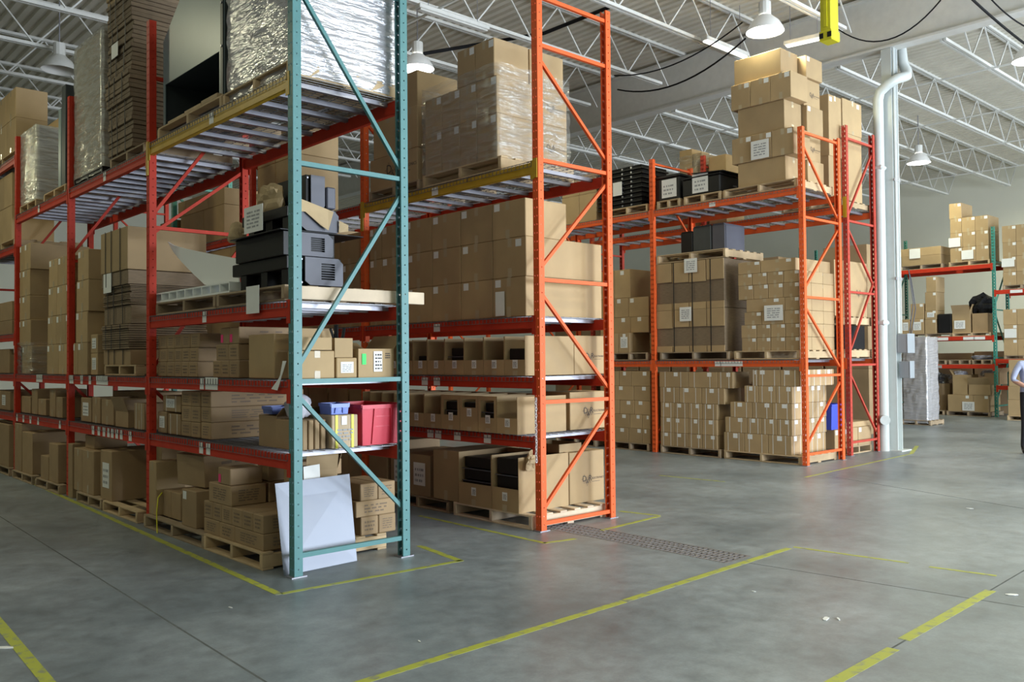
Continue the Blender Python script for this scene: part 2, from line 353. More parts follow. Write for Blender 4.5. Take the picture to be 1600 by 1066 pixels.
for x, y, s in ((12.46, 7.5, 'lit high bay lamp above the tall carton stack on the orange rack'), (24.1, 9.9, 'lit high bay lamp over the far wall racks'),
                (17.25, 5.1, 'lit high bay lamp over the aisle past the white column'), (4.53, 16.85, 'unlit high bay lamp far back above the aisle racks'),
                (9.31, 12.61, 'high bay lamp between the carton rows behind the wrapped pallet')):
    highbay(x, y, 6.9, s, 'far back' not in s)
for x, y in ((-3.0, 3.0), (8.5, 1.5), (4.9, -3.0), (13.0, -3.5), (22.0, 2.0), (30, 8.0), (1.5, 24.0), (0.2, 13.5)):
    highbay(x, y, 6.9, 'high bay lamp hanging from the joists outside the photographed aisle', True, '_offscreen')
def strip(a, b_, lab, lit=True):
    a = Vector(a); b_ = Vector(b_); e = empty('strip_light', a); e.rotation_euler = (0, 0, math.atan2(b_.y - a.y, b_.x - a.x)); Ls = (b_ - a).length
    box('housing', 0, Ls, -0.07, 0.07, 0, 0.07, 'paint_white', e, 0.01); box('tube', 0.03, Ls - 0.03, -0.05, 0.05, -0.03, -0.002, 'tube_lit' if lit else 'paint_white', e, 0.01); tag(e, lab, 'light', 'fluorescent strip lights')
    for u in (.15, .85): q = MB().prism((Ls * u, 0, .07), (Ls * u, 0, ZD + .02 - a.z), .006, 6); q.build('hanger', 'galv', e)
p = onz(1100, 62, 7.28); p2 = onz(1150, 94, 7.28); strip((p[0], p[1], 7.28), (p2[0], p[1], 7.28), 'lit fluorescent strip under a joist beside the round lamp')
p = onz(1226, 72, 7.0); p2 = onz(1287, 58, 7.0); strip((p[0], p[1], 7.0), (p2[0], p2[1], 7.0), 'lit fluorescent strip just above the tall carton stack')
p = onz(652, 12, 7.22); p2 = onz(757, 50, 7.22); strip((p[0], p[1], 7.22), (p2[0], p[1], 7.22), 'unlit fluorescent strip along the joist above the wrapped carton pallet', False)
def cable(a, b_, sag, r_, lab): tag(tube('ceiling_cable', droop(a, b_, sag), r_, 'black_soft', n=6), lab, 'cable')
def P3(x, y, z): v = onz(x, y, z); return (v[0], v[1], v[2])
tag(tube('ceiling_pipe', [P3(655, 85, 7.6), P3(760, 40, 7.6) , P3(1050, -10, 7.6)][:1] + [P3(850, 52, 7.6), P3(960, 8, 7.6)], 0.035, 'black_soft'), 'straight black pipe under the roof deck above the orange rack', 'pipe')
cable(P3(960, 118, 7.3), P3(1160, 35, 7.3), 0.25, 0.012, 'thin black cable sagging across the joists near the round lamp')
cable(P3(965, 140, 7.3), P3(1165, 60, 7.3), 0.35, 0.016, 'thicker black cable sagging beneath the thin one near the lamp')
cable(P3(1310, 46, 7.2), P3(1470, 0, 7.2), 0.4, 0.012, 'black cable looping from the yellow pendant to the column')
cable(P3(1515, -5, 6.7), P3(1640, 95, 6.7), 0.05, 0.02, 'dark slanting cable below the girder by the column')
cable(P3(1545, -5, 7.05), P3(1660, 50, 7.05), 0.2, 0.012, 'thin drooping cable right of the slanting cable')
# yellow crane pendant
p = onz(1302, 62, 5.6); X, Y = 9.6, yX(1295, 9.6, 5.9)
ypd = empty('pendant_box', (X, Y, zAt(66, X, Y))); tag(ypd, 'bright yellow cable drop box hanging from the ceiling', 'drop box')
box('housing', -0.09, 0.09, -0.07, 0.07, 0.05, 0.62, 'yellow_bright', ypd, 0.012); box('socket_block', -0.10, 0.10, -0.08, 0.08, 0, 0.12, 'yellow_bright', ypd, 0.01)
for a in (-0.05, 0.05): box('socket', -0.104, -0.099, a - 0.025, a + 0.025, 0.03, 0.09, 'black', ypd)
box('side_rib', -0.1, -0.085, -0.02, 0.02, 0.16, 0.6, 'yellow_bright', ypd); tube('cord', [(0, 0, 0.6), (0, 0, 1.2), (0, 0, 8.1 - ypd.location.z)], 0.02, 'yellow_bright', ypd)

# ------------------------------------------------------------------ floor markings, joints, drain
def fstrip(name, x0, y0, x1, y1, wd, m, parent=None, z=0.0012):
    d = Vector((x1 - x0, y1 - y0, 0)); Ld = d.length
    o = link(name, boxmesh(Ld, wd, z, m), parent, ((x0 + x1) / 2, (y0 + y1) / 2, 0), (0, 0, math.atan2(d.y, d.x))); return o
def tapepx(a, b_, lab, wd=0.075, grp=None):
    wd *= .82
    p, q_ = onz(*a), onz(*b_); tag(fstrip('floor_tape', p[0], p[1], q_[0], q_[1], wd, 'floor_tape'), lab, 'tape', grp)
tapepx((437, 929), (-40, 714), 'long yellow floor tape line alongside the teal ended rack', 0.07)
tapepx((440, 928), (722, 876), 'yellow tape line across the end of the teal rack', 0.06)
tapepx((720, 877), (655, 853), 'short yellow tape return beside the teal rear post')
tapepx((-30, 940), (85, 1078), 'yellow tape line in the open floor beside the dark joint', 0.08)
tapepx((520, 1080), (975, 940), 'long yellow tape line crossing open floor toward the drain', 0.075)
tapepx((977, 939), (1232, 857), 'yellow tape piece ending beyond the drain grate', 0.075)
tapepx((1240, 855), (1420, 880), 'thin yellow tape strip leading away from the drain end', 0.05)
tapepx((1452, 886), (1557, 900), 'short thin yellow tape strip on open floor', 0.05)
tapepx((1412, 1000), (1548, 923), 'wide yellow tape piece along the diagonal floor joint', 0.085)
tapepx((1290, 1073), (1396, 1014), 'torn wide yellow tape beside the floor joint', 0.085)
tapepx((1030, 743), (1132, 753), 'faded yellow tape strip in front of the strapped cartons', 0.05)
tapepx((1258, 746), (1425, 709), 'faded yellow tape line at the end of the orange racks', 0.05)
tapepx((1424, 709), (1433, 697), 'short yellow tape tick near the white column', 0.08)
tapepx((655, 806), (852, 849), 'yellow tape line alongside the open display cartons', 0.06)
tapepx((850, 849), (900, 842), 'yellow tape piece at the foot of the orange front post', 0.06)
tapepx((940, 829), (1030, 807), 'yellow tape piece past the drain at the orange rack', 0.06)
tapepx((968, 799), (1031, 806), 'short yellow tape corner by the orange rear post', 0.06)
for a, b_ in (((-20, 795), (430, 1075)), ((1170, 880), (1620, 952)), ((1280, 1080), (1620, 880)), ((1300, 745), (1600, 795))):
    p, q_ = onz(*a), onz(*b_); s_ = fstrip('floor_joint', p[0] - fl.location.x, p[1] - fl.location.y, q_[0] - fl.location.x, q_[1] - fl.location.y, 0.012, 'joint', fl, 0.0006); s_.location.z = 0.2
dg = empty('floor_drain', (6.2, 5.0, 0)); tag(dg, 'dark slotted steel trench drain grate running from the orange rack', 'drain grate')
x0, x1, y0, y1 = TR[0] - 6.2, TR[1] - 6.2, TR[2] - 5, TR[3] - 5
for a in (x0 + .013, x1 - .013): box('edge_bar', a - 0.012, a + 0.012, y0 + .002, y1 - .002, -.035, 0.0015, 'grate', dg)
for a in np.linspace(x0, x1, 5)[1:-1]: box('long_bar', a - 0.008, a + 0.008, y0 + .002, y1 - .002, -.03, 0.001, 'grate', dg)
q = MB(); y = y0 + .004
while y < y1 - .02: q.box(x0 + .003, x1 - .003, y, y + 0.03, -.025, 0.0005); y += 0.052
q.build('cross_bars', 'grate', dg)['kind'] = 'stuff'
for x, y, r_ in ((1290, 968, 0.06), (1178, 925, 0.02), (1310, 968, 0.03), (1515, 795, 0.04), (6, 1013, 0.06), (655, 1003, 0.02), (360, 950, 0.02), (1580, 930, 0.05)):
    p = onz(x, y); q = MB(); n = 7; pts = [(r_ * R(.6, 1.2) * math.cos(t), 0.35 * r_ * R(.6, 1.2) * math.sin(t), 0.001) for t in [2 * math.pi * i / n for i in range(n)]]
    q.poly(pts, (0, 0, 0.004)); tag(q.build('paper_scrap', 'paper', None, (p[0], p[1], 0), R(0, 3)), 'small torn paper scrap lying on the bare concrete floor', 'litter', 'scraps on the floor')

# ------------------------------------------------------------------ racking
PW, PD = 0.078, 0.07          # post: along Y, along X
_pm = {}
def postmesh(h, m, tear=False):
    k = (round(h, 2), m, tear)
    if k in _pm: return _pm[k]
    q = MB(); pitch = 0.083
    def face(P, wd, cols, hw, hh):
        """P(u,v)->point; ladder of strips and rungs around real punched holes"""
        ed = [0.0]
        for c in cols: ed += [c - hw / 2, c + hw / 2]
        ed.append(wd)
        for i in range(0, len(ed), 2): q.quad(P(ed[i], 0), P(ed[i + 1], 0), P(ed[i + 1], h), P(ed[i], h))
        for c in cols:
            v = 0.0; z = 0.06
            while z < h:
                top = min(z - hh / 2, h); q.quad(P(c - hw / 2, v), P(c + hw / 2, v), P(c + hw / 2, top), P(c - hw / 2, top)); v = z + hh / 2; z += pitch
            if v < h: q.quad(P(c - hw / 2, v), P(c + hw / 2, v), P(c + hw / 2, h), P(c - hw / 2, h))
    hw, hh = (0.016, 0.036) if tear else (0.013, 0.016)
    face(lambda u, v: (0, u, v), PW, [0.022, PW - 0.022], hw, hh)                 # aisle face
    face(lambda u, v: (u, 0, v), PD, [PD / 2], 0.011, 0.011)                        # end face
    face(lambda u, v: (u, PW, v), PD, [PD / 2], 0.011, 0.011)
    for y in ((0, 0.018), (PW - 0.018, PW)): q.quad((PD, y[0], 0), (PD, y[1], 0), (PD, y[1], h), (PD, y[0], h))
    me = mesh('post', q.v, q.f, m); _pm[k] = me; return me
def post(parent, x, y, h, m, rear=False, tear=False):
    me = postmesh(h, m, tear)
    o = link('post', me, parent, (x, y, 0)) if not rear else link('post', me, parent, (x, y + PW, 0), (0, 0, math.pi))
    s = o.modifiers.new('thick', 'SOLIDIFY'); s.thickness = 0.003; s.offset = 0
    sx = -1 if rear else 1
    box('base_plate', -0.03, PD + 0.03, -0.015, PW + 0.015, 0, 0.008, 'galv', o)
    return o
_br = {}
def brace(parent, a, b_, m, r_=0.026):
    d = tuple(round(b_[i] - a[i], 3) for i in range(3)); k = (d, m)
    if k not in _br:
        q = MB().prism((0, 0, 0), d, r_, 4); _br[k] = mesh('brace', q.v, q.f, m)
    return link('brace', _br[k], parent, a)
def frame(parent, X0, dep, Y, h, m, zh, diag, tear=False, hr=None):
    post(parent, X0, Y, h, m, False, tear); post(parent, X0 + dep, Y, hr or h, m, True, tear)
    ym = Y + 0.03
    for z in zh: brace(parent, (X0 + 0.06, ym, z), (X0 + dep - 0.06, ym, z), m)
    for z0, z1 in diag: brace(parent, (X0 + 0.06, ym + 0.012, z0), (X0 + dep - 0.06, ym + 0.012, z1), m, 0.022)
def beam(parent, X0, Ya, Yb, ztop, h, m, rear=False, dep=1.08, tags=()):
    """box beam between posts; connectors hang on the post faces"""
    if not rear: x0, x1, xc = X0 + 0.004, X0 + 0.048, X0 - 0.007
    else: x0, x1, xc = X0 + dep - 0.048, X0 + dep - 0.004, X0 + dep + 0.002
    o = box('beam', x0, x1, Ya + PW + 0.002, Yb - 0.002, ztop - h, ztop, m, parent, 0.004); Lb = (Yb - Ya - PW - 0.004) / 2
    box('beam_step', (x0 - x1) / 2 - 0.006 if not rear else (x1 - x0) / 2, (x0 - x1) / 2 if not rear else (x1 - x0) / 2 + 0.006, -Lb, Lb, 0.004, h * 0.45, m, o)
    for s in (-1, 1):
        yc = s * (Lb + 0.03)
        c = box('connector', xc - (x0 + x1) / 2, xc - (x0 + x1) / 2 + 0.005, min(yc, yc - s * 0.055), max(yc, yc - s * 0.055), h - 0.17, h + 0.015, m, o)
    for ty, wd, hh in tags:
        t_ = box('shelf_tag', (x0 - x1) / 2 - 0.009, (x0 - x1) / 2 - 0.007, ty - wd / 2 - (Ya + Yb + PW) / 2, ty + wd / 2 - (Ya + Yb + PW) / 2, h * 0.1, h * 0.1 + hh, 'paper', o)
    return o
_wm = {}
def deck(X0, dep, Ya, Yb, z, lab, n=3, simple=False):
    Lt = (Yb - Ya - PW - 0.02) / n
    for i in range(n):
        y0 = Ya + PW + 0.01 + i * Lt; Ld = Lt - 0.015
        k = (round(Ld, 2), round(dep, 2))
        if k not in _wm:
            q = MB(); r_ = 0.0022; ny = int(Ld / 0.055); nx = int(dep / 0.105)
            for j in range(ny + 1):
                y = Ld * j / ny; q.box(-0.006, dep + 0.006, y - r_, y + r_, 0.004, 0.004 + 2 * r_); q.box(-0.006 - 2 * r_, -0.006, y - r_, y + r_, -0.045, 0.004 + 2 * r_)
            for j in range(nx + 1):
                x = dep * j / nx; q.box(x - r_, x + r_, 0, Ld, 0.004 + 2 * r_, 0.004 + 4 * r_)
            q.box(-0.006 - 4 * r_, -0.006 - 2 * r_, 0, Ld, -0.045, -0.045 + 2 * r_)
            _wm[k] = mesh('wire_mesh', q.v, q.f, 'wire')
        e = empty('wire_deck', (X0, y0, z)); tag(e, lab, 'wire deck', lab)
        link('wire_mesh', _wm[k], e)['kind'] = 'stuff'
        if not simple:
            for j in range(3): box('support_channel', 0.05, dep - 0.05, Ld * (j + 0.5) / 3 - 0.022, Ld * (j + 0.5) / 3 + 0.022, -0.035, 0.003, 'galv', e)
DK = 0.017    # things stand this far above the beam top (on the wires)

# --- row 1: the rack with the teal end frame
X1, D1 = 3.29, 1.08; Y1 = [6.07, 9.07, 11.80, 14.40, 17.1]
r1 = empty('pallet_rack', (0, 0, 0)); tag(r1, 'long pallet rack with a teal end frame, red beams and one yellow beam', 'pallet rack')
frame(r1, X1, D1, Y1[0], 6.3, 'teal', (.16, 1.5, 3.2, 4.75), ((1.38, .42), (1.62, 3.05), (4.6, 3.3), (4.85, 6.1)))
frame(r1, X1, D1, Y1[1], 5.19, 'red', (.16, 1.5, 3.05, 4.6), ((1.38, .42), (1.62, 2.95), (3.0, 3.75), (3.2, 4.5)), hr=5.19)
frame(r1, X1, D1, Y1[2], 5.03, 'red', (.16, 1.5, 2.95, 4.5), ((1.38, .42), (1.62, 2.85), (3.05, 4.4)))
frame(r1, X1, D1, Y1[3], 5.03, 'red', (.16, 1.5, 2.95, 4.5), ((1.38, .42), (1.62, 2.85), (3.05, 4.4)))
frame(r1, X1, D1, Y1[4], 5.03, 'red', (.16, 1.5, 2.95, 4.5), ((1.38, .42),))
Z1 = {1: 0.93, 2: 1.50, 3: 2.12, 4: 3.90}
def t1(px, z, wd=0.085, hh=0.1): return (yX(px, X1, z), wd, hh)
tg = {(0, 1): [t1(315, .86), t1(326, .86)], (0, 2): [t1(316, 1.45), t1(331, 1.45, .26, .11)], (0, 3): [t1(320, 2.05)], (0, 4): [t1(331, 3.84, .09, .1)],
      (1, 1): [t1(x, .86) for x in (146, 155, 163, 170, 176, 183, 190, 204)], (1, 2): [t1(112, 1.45, .16, .1), t1(128, 1.45), t1(141, 1.45), t1(160, 1.45, .4)], (1, 4): [t1(164, 3.8)],
      (2, 1): [t1(x, .86) for x in (27, 37, 48, 60, 94)], (2, 2): [t1(62, 1.45, .3)], (2, 4): [t1(61, 3.7)]}
for i in range(4):
    for lv in (1, 2, 3, 4):
        if lv == 3 and i: continue
        if i == 3 and lv > 2: continue
        z = Z1[lv] - (0.06 if (lv == 4 and i) else 0); h = 0.115 if lv != 2 else 0.10
        beam(r1, X1, Y1[i], Y1[i + 1], z, h, 'yellow' if (lv == 4 and i == 0) else 'red', tags=tg.get((i, lv), ()))
        beam(r1, X1, Y1[i], Y1[i + 1], z, h, 'red', True)
        deck(X1, D1, Y1[i], Y1[i + 1], z, 'galvanised wire deck on the %s shelf of the teal ended rack' % {1: 'lowest', 2: 'second', 3: 'third', 4: 'top'}[lv], simple=False)
for z, h in ((4.75, .115), (3.42, .11), (2.1, .1)):
    beam(r1, X1, Y1[3], Y1[4], z, h, 'red'); beam(r1, X1, Y1[3], Y1[4], z, h, 'red', True); deck(X1, D1, Y1[3], Y1[4], z, 'galvanised wire deck in the far bay of the teal ended rack')
bx_ = box('yellow_connector', X1 - 0.012, X1 - 0.002, Y1[1] + 0.01, Y1[1] + PW - .01, 3.58, 3.93, 'yellow', r1)

# --- row 2: orange rack with display cartons
X2, D2 = 5.88, 1.08; Y2 = [6.02, 9.08, 12.1, 15.1, 18.1]
r2 = empty('pallet_rack', (0, 0, 0)); tag(r2, 'orange pallet rack full of open display cartons and large plain cartons', 'pallet rack')
for i, y in enumerate(Y2):
    frame(r2, X2, D2, y, 5.9 if i == 0 else 5.6, 'orange' if i < 2 else ('green_post' if i == 3 else 'red'), (.07, 1.24, 2.43, 3.6, 4.73, 5.21), ((.2, 1.12), (2.3, 1.36), (2.55, 3.48), (4.6, 3.75)), hr=5.32)
Z2 = {1: 0.90, 2: 1.48, 3: 2.07, 4: 3.58}
def t2(px, z): return (yX(px, X2, z), .11, .085)
tg = {(0, 1): [t2(673, .83), t2(685, .83), t2(715, .83), t2(762, .83)], (0, 2): [t2(664, 1.42), t2(683, 1.42)], (0, 3): [t2(683, 2.0)], (0, 4): [t2(680, 3.5)]}
for i in range(4):
    for lv in (1, 2, 3, 4):
        beam(r2, X2, Y2[i], Y2[i + 1], Z2[lv], 0.11, 'yellow' if lv == 4 and i == 0 else 'red', tags=tg.get((i, lv), ())); beam(r2, X2, Y2[i], Y2[i + 1], Z2[lv], 0.11, 'red', True)
        if i < 3 or lv == 3: deck(X2, D2, Y2[i], Y2[i + 1], Z2[lv], 'galvanised wire deck on the %s shelf of the display carton rack' % {1: 'lowest', 2: 'second', 3: 'third', 4: 'top'}[lv], simple=(lv != 4 and i > 0))
for s in (0, 1): box('yellow_connector', X2 - 0.012, X2 - 0.002, Y2[s] + 0.01, Y2[s] + PW - .01, 3.25 if s else 3.42, 3.61, 'yellow', r2)

# --- row 3 and 4: back to back orange racks
X3, D3 = 12.27, 1.2; Y3 = [6.78, 9.66, 12.55, 15.45]
r3 = empty('pallet_rack', (0, 0, 0)); tag(r3, 'orange pallet rack holding strapped cartons and black crates', 'pallet rack')
for i, y in enumerate(Y3):
    frame(r3, X3, D3, y, 5.2, 'orange', (.17, 1.37, 2.58, 3.81, 5.12), ((.3, 1.25), (2.45, 1.5), (2.7, 3.7), (4.95, 3.9)), tear=True)
Z3 = {1: 1.61, 2: 4.27}
for i in range(3):
    for lv in (1, 2):
        tgs = [(yX(1122, X3, 1.55), .12, .08), (yX(1143, X3, 1.55), .42, .08)] if (i, lv) == (0, 1) else [(yX(1113, X3, 4.2), .12, .07)] if (i, lv) == (0, 2) else ()
        beam(r3, X3, Y3[i], Y3[i + 1], Z3[lv], 0.10, 'orange', dep=D3, tags=tgs); beam(r3, X3, Y3[i], Y3[i + 1], Z3[lv], 0.10, 'orange', True, dep=D3)
        deck(X3, D3, Y3[i], Y3[i + 1], Z3[lv], 'galvanised wire deck on the %s shelf of the strapped carton rack' % {1: 'lower', 2: 'upper'}[lv])
X4, D4 = 14.02, 1.06; Y4 = [6.95, 9.8, 12.7]
r4 = empty('pallet_rack', (0, 0, 0)); tag(r4, 'dull red pallet rack standing between the orange rack and the white column', 'pallet rack')
for y in Y4:
    frame(r4, X4, D4, y, 5.56, 'red_dark', (.22, 1.52, 2.75, 3.95, 5.35), ((1.4, .35), (1.7, 2.95), (3.85, 2.9), (4.0, 5.2)), tear=True)
Z4 = {1: 1.62, 2: 4.2, 3: 2.62}
for i in range(2):
    for lv in (1, 2):
        beam(r4, X4, Y4[i], Y4[i + 1], Z4[lv], 0.11, 'orange', dep=D4); beam(r4, X4, Y4[i], Y4[i + 1], Z4[lv], 0.11, 'orange', True, dep=D4)
        deck(X4, D4, Y4[i], Y4[i + 1], Z4[lv], 'galvanised wire deck on the %s shelf of the dull red rack' % {1: 'lower', 2: 'upper'}[lv])
box('yellow_connector', X4 - .012, X4 - .002, Y4[0] + .01, Y4[0] + PW - .01, 4.0, 4.35, 'yellow', r4)

# --- row 5: racks along the far wall
X5, D5 = 25.5, 1.08
r5 = empty('pallet_rack', (0, 0, 0)); tag(r5, 'far rack with green posts and red beams before the pale back wall', 'pallet rack')
Y5 = [5.6, 8.52, 11.3, 14.2]
for y in Y5: frame(r5, X5, D5, y, 5.15, 'green_post', (.3, 1.6, 2.9, 4.2), ((.4, 1.5), (2.8, 1.7), (3.0, 4.1)), tear=True)
Z5 = {0: (0.85, 1.56, 3.42), 1: (1.42, 2.2, 4.15), 2: (1.42, 2.2, 4.15)}
for i in range(3):
    for z in Z5[i]:
        tgs = [(yX(x_, X5, z - .05), .3, .08) for x_ in ((1473, 1514, 1530) if (i == 1 and z == 2.2) else (1463,) if z == 1.42 else (1588,) if z == 3.42 else ())]
        beam(r5, X5, Y5[i], Y5[i + 1], z, 0.11, 'red', dep=D5, tags=tgs); beam(r5, X5, Y5[i], Y5[i + 1], z, 0.11, 'red', True, dep=D5)

# ------------------------------------------------------------------ cartons, pallets and friends
RACKS = [(X1, D1, Y1), (X2, D2, Y2), (X3, D3, Y3), (X4, D4, Y4), (X5, D5, Y5)]
def clear(x0, x1, y0, y1, mg=0.035):
    """trim a load's Y extent so that it stands beside an upright frame instead of through it"""
    for X0_, dp_, Yl in RACKS:
        if x1 < X0_ + .004 or x0 > X0_ + dp_ - .004: continue
        for Yf in Yl:
            a, b_ = Yf - mg, Yf + PW + mg
            if y1 > a and y0 < b_:
                if a - y0 >= y1 - b_: y1 = a
                else: y0 = b_
    return y0, y1
def print_mesh(seed, m, rows=4):
    rg = random.Random(seed); q = MB()
    for i in range(rows):
        u = 0.05
        while u < 0.9:
            l_ = rg.uniform(0.08, 0.3); l_ = min(l_, 0.97 - u); v = 1 - (i + 0.75) / rows
            q.quad((u, v, 0), (u + l_, v, 0), (u + l_, v + 0.45 / rows, 0), (u, v + 0.45 / rows, 0)); u += l_ + rg.uniform(0.03, 0.12)
    return mesh('print', q.v, q.f, m)
PRINTS = {m_: [print_mesh(i * 7 + len(m_), m_, 3 + i % 3) for i in range(4)] for m_ in ('ink', 'ink_soft', 'ink_grey')}
def font(txt, size=1.0):
    c = bpy.data.curves.new('t', 'FONT'); c.body = txt; c.size = size; c.align_x = 'LEFT'; c.resolution_u = 2
    o = bpy.data.objects.new('t', c); me = bpy.data.meshes.new_from_object(o); bpy.data.objects.remove(o); return me
def logo_mesh():
    """printed carton mark: letters D & R on small diamonds, the word beside and a rule beneath; unit width"""
    bm = bmesh.new()
    for t_, x, y, s_ in (('D', 0.05, 0.02, 0.26), ('&', 0.21, -0.05, 0.2), ('R', 0.33, 0.02, 0.26), ('ELECTRONICS', 0.50, 0.06, 0.088)):
        me = font(t_, s_); k = len(bm.verts); bm.from_mesh(me); bm.verts.ensure_lookup_table()
        for v in bm.verts[k:]: v.co += Vector((x, y, 0))
    def rect(x0, x1, y0, y1):
        bm.faces.new([bm.verts.new(p) for p in ((x0, y0, 0), (x1, y0, 0), (x1, y1, 0), (x0, y1, 0))])
    rect(0.5, 0.86, -0.02, -0.008); rect(0.0, 0.05, 0.09, 0.098)
    for cx, cy, s_ in ((0.135, 0.10, 0.15), (0.27, 0.02, 0.15), (0.41, 0.10, 0.15)):
        for a in range(4):
            t0 = math.pi / 2 * a; t1_ = t0 + math.pi / 2
            p0 = (cx + s_ * .62 * math.cos(t0), cy + s_ * math.sin(t0)); p1 = (cx + s_ * .62 * math.cos(t1_), cy + s_ * math.sin(t1_))
            f_ = 0.93
            bm.faces.new([bm.verts.new((*p, 0)) for p in (p0, p1, (cx + (p1[0] - cx) * f_, cy + (p1[1] - cy) * f_), (cx + (p0[0] - cx) * f_, cy + (p0[1] - cy) * f_))])
    me = bpy.data.meshes.new('logo'); bm.to_mesh(me); bm.free(); me.materials.clear(); me.materials.append(MATS['ink']); return me
LOGO = logo_mesh()
def onface(o, dims, face, u0, v0, su, sv, me, name, off=0.0016):
    """place a unit decal mesh on the -X ('x') or -Y ('y') face of a carton; u screen left to right, v up (fractions)"""
    sx, sy, sz = dims
    d = bpy.data.objects.new(name, me); COL.objects.link(d); d.parent = o
    if face == 'x':
        d.matrix_local = Matrix(((0, 0, -1, -sx / 2 - off), (-su * sy, 0, 0, sy / 2 - u0 * sy), (0, sv * sz, 0, v0 * sz), (0, 0, 0, 1)))
    else:
        d.matrix_local = Matrix(((su * sx, 0, 0, -sx / 2 + u0 * sx), (0, 0, -1, -sy / 2 - off), (0, sv * sz, 0, v0 * sz), (0, 0, 0, 1)))
    return d
UNIT = {}
def unitq(m):
    if m not in UNIT: UNIT[m] = mesh('patch', [(0, 0, 0), (1, 0, 0), (1, 1, 0), (0, 1, 0)], [(0, 1, 2, 3)], m)
    return UNIT[m]
def dec(o, dims, face, u0, v0, wm, hm, m, name, fr=False, off=0.0016):
    """rectangle of wm x hm metres at fraction (u0,v0)"""
    wdt = dims[1] if face == 'x' else dims[0]
    return onface(o, dims, face, u0, v0, wm / wdt, hm / dims[2], unitq(m), name, off)
def carton(x0, x1, y0, y1, z0, z1, label, group=None, m='card', tape='', lab='', logo='', prt='', strap='', sheet='', dot='', rz=None, name='carton', gap=0.003, cat='carton'):
    gap = 0.006; y0, y1 = clear(x0, x1, y0, y1)
    if name == 'carton': name = 'strapped_carton' if strap else 'printed_carton' if prt else 'labelled_carton' if (lab or sheet) else 'carton'
    sx, sy, sz = x1 - x0 - gap, y1 - y0 - gap, z1 - z0 - 0.002
    o = link(name, boxmesh(sx, sy, sz, m, 0.006), None, ((x0 + x1) / 2, (y0 + y1) / 2, z0), (0, 0, R(-.003, .003) if rz is None else rz))
    tag(o, label, cat, group); dm = (sx, sy, sz)
    for f_ in 'xy':
        wdt = sy if f_ == 'x' else sx
        if f_ in tape:
            tw = min(0.06, wdt * 0.16); c_ = 0.5 - tw / wdt / 2 + R(-.03, .03)
            dec(o, dm, f_, c_, 0.0, tw, min(0.09, sz * .3) * R(.7, 1.2), 'tape', 'tape'); dec(o, dm, f_, c_, 1 - min(0.09, sz * .25) / sz, tw, min(0.09, sz * .25), 'tape', 'tape')
        if f_ in lab:
            lw = min(0.085, wdt * 0.25); lh = min(0.075, sz * 0.25)
            u = 0.72 if f_ in lab and 'R' in lab else 0.06
            if 'M' in lab: u = R(.1, .7)
            v = 0.97 - lh / sz if 'B' not in lab or random.random() < .6 else 0.08
            d_ = dec(o, dm, f_, u + R(-.03, .03), v - R(0, .02), lw, lh, 'paper', 'shipping_label', off=0.0018)
        if f_ in logo:
            s_ = 0.62 * wdt; onface(o, dm, f_, 0.33, 0.40, s_ / wdt, s_ / sz, LOGO, 'printed_logo', 0.002)
        if f_ in prt:
            onface(o, dm, f_, .18, .2, .64, .62, random.choice(PRINTS['ink_soft']), 'printed_text', 0.002)
        if f_ in strap:
            for u in (0.2, 0.74): dec(o, dm, f_, u, 0, 0.012 if 'k' not in strap else 0.02, sz, 'strap_white' if 'k' not in strap else 'strap_black', 'strap', off=0.0022)
        if f_ in sheet:
            s_ = dec(o, dm, f_, .2, .25, min(.22, wdt * .62), min(.28, sz * .55), 'paper', 'paper_sheet', off=0.003)
            onface(o, dm, f_, .25, .3, min(.18, wdt * .5) / wdt, min(.2, sz * .4) / sz, random.choice(PRINTS['ink_grey']), 'handwriting', 0.0045)
        if f_ in dot:
            dec(o, dm, f_, .05, .1, .05, .07, 'pink', 'pink_sticker', off=0.0025)
    return o
def stack(Xf, z0, layers, dep, label, group, dx=0.0, **k):
    """cartons whose -X faces show at pixel columns xs; layers = [(pixel row of the top at the near corner, xs)]; dep may list several depths"""
    deps = dep if isinstance(dep, (list, tuple)) else [dep]
    z = z0; topz = z
    for ly in layers:
        yt, xs = ly[0], ly[1]; X = Xf + (ly[2] if len(ly) > 2 else 0.0); kk = dict(k); kk.update(ly[3] if len(ly) > 3 else {})
        Ys = [yX(x, X, z) for x in xs]; z1 = zAt(yt, X, Ys[-1])
        for i in range(len(Ys) - 1):
            carton(X, X + deps[0], Ys[i + 1], Ys[i], z, z1, label, group, **kk)
        xx = X + deps[0]
        for d_ in deps[1:]:
            carton(xx, xx + d_, Ys[-1], Ys[-2], z, z1, label, group, **kk); xx += d_
        z = z1
    return z
def yc(px0, px1, z0, yt, Y, dy, label, group=None, **k):
    """carton whose -Y face lies on plane Y between pixel columns"""
    a, b_ = xY(px0, Y, z0), xY(px1, Y, z0); z1 = zAt(yt, a, Y); carton(a, b_, Y, Y + dy, z0, z1, label, group, **k); return z1
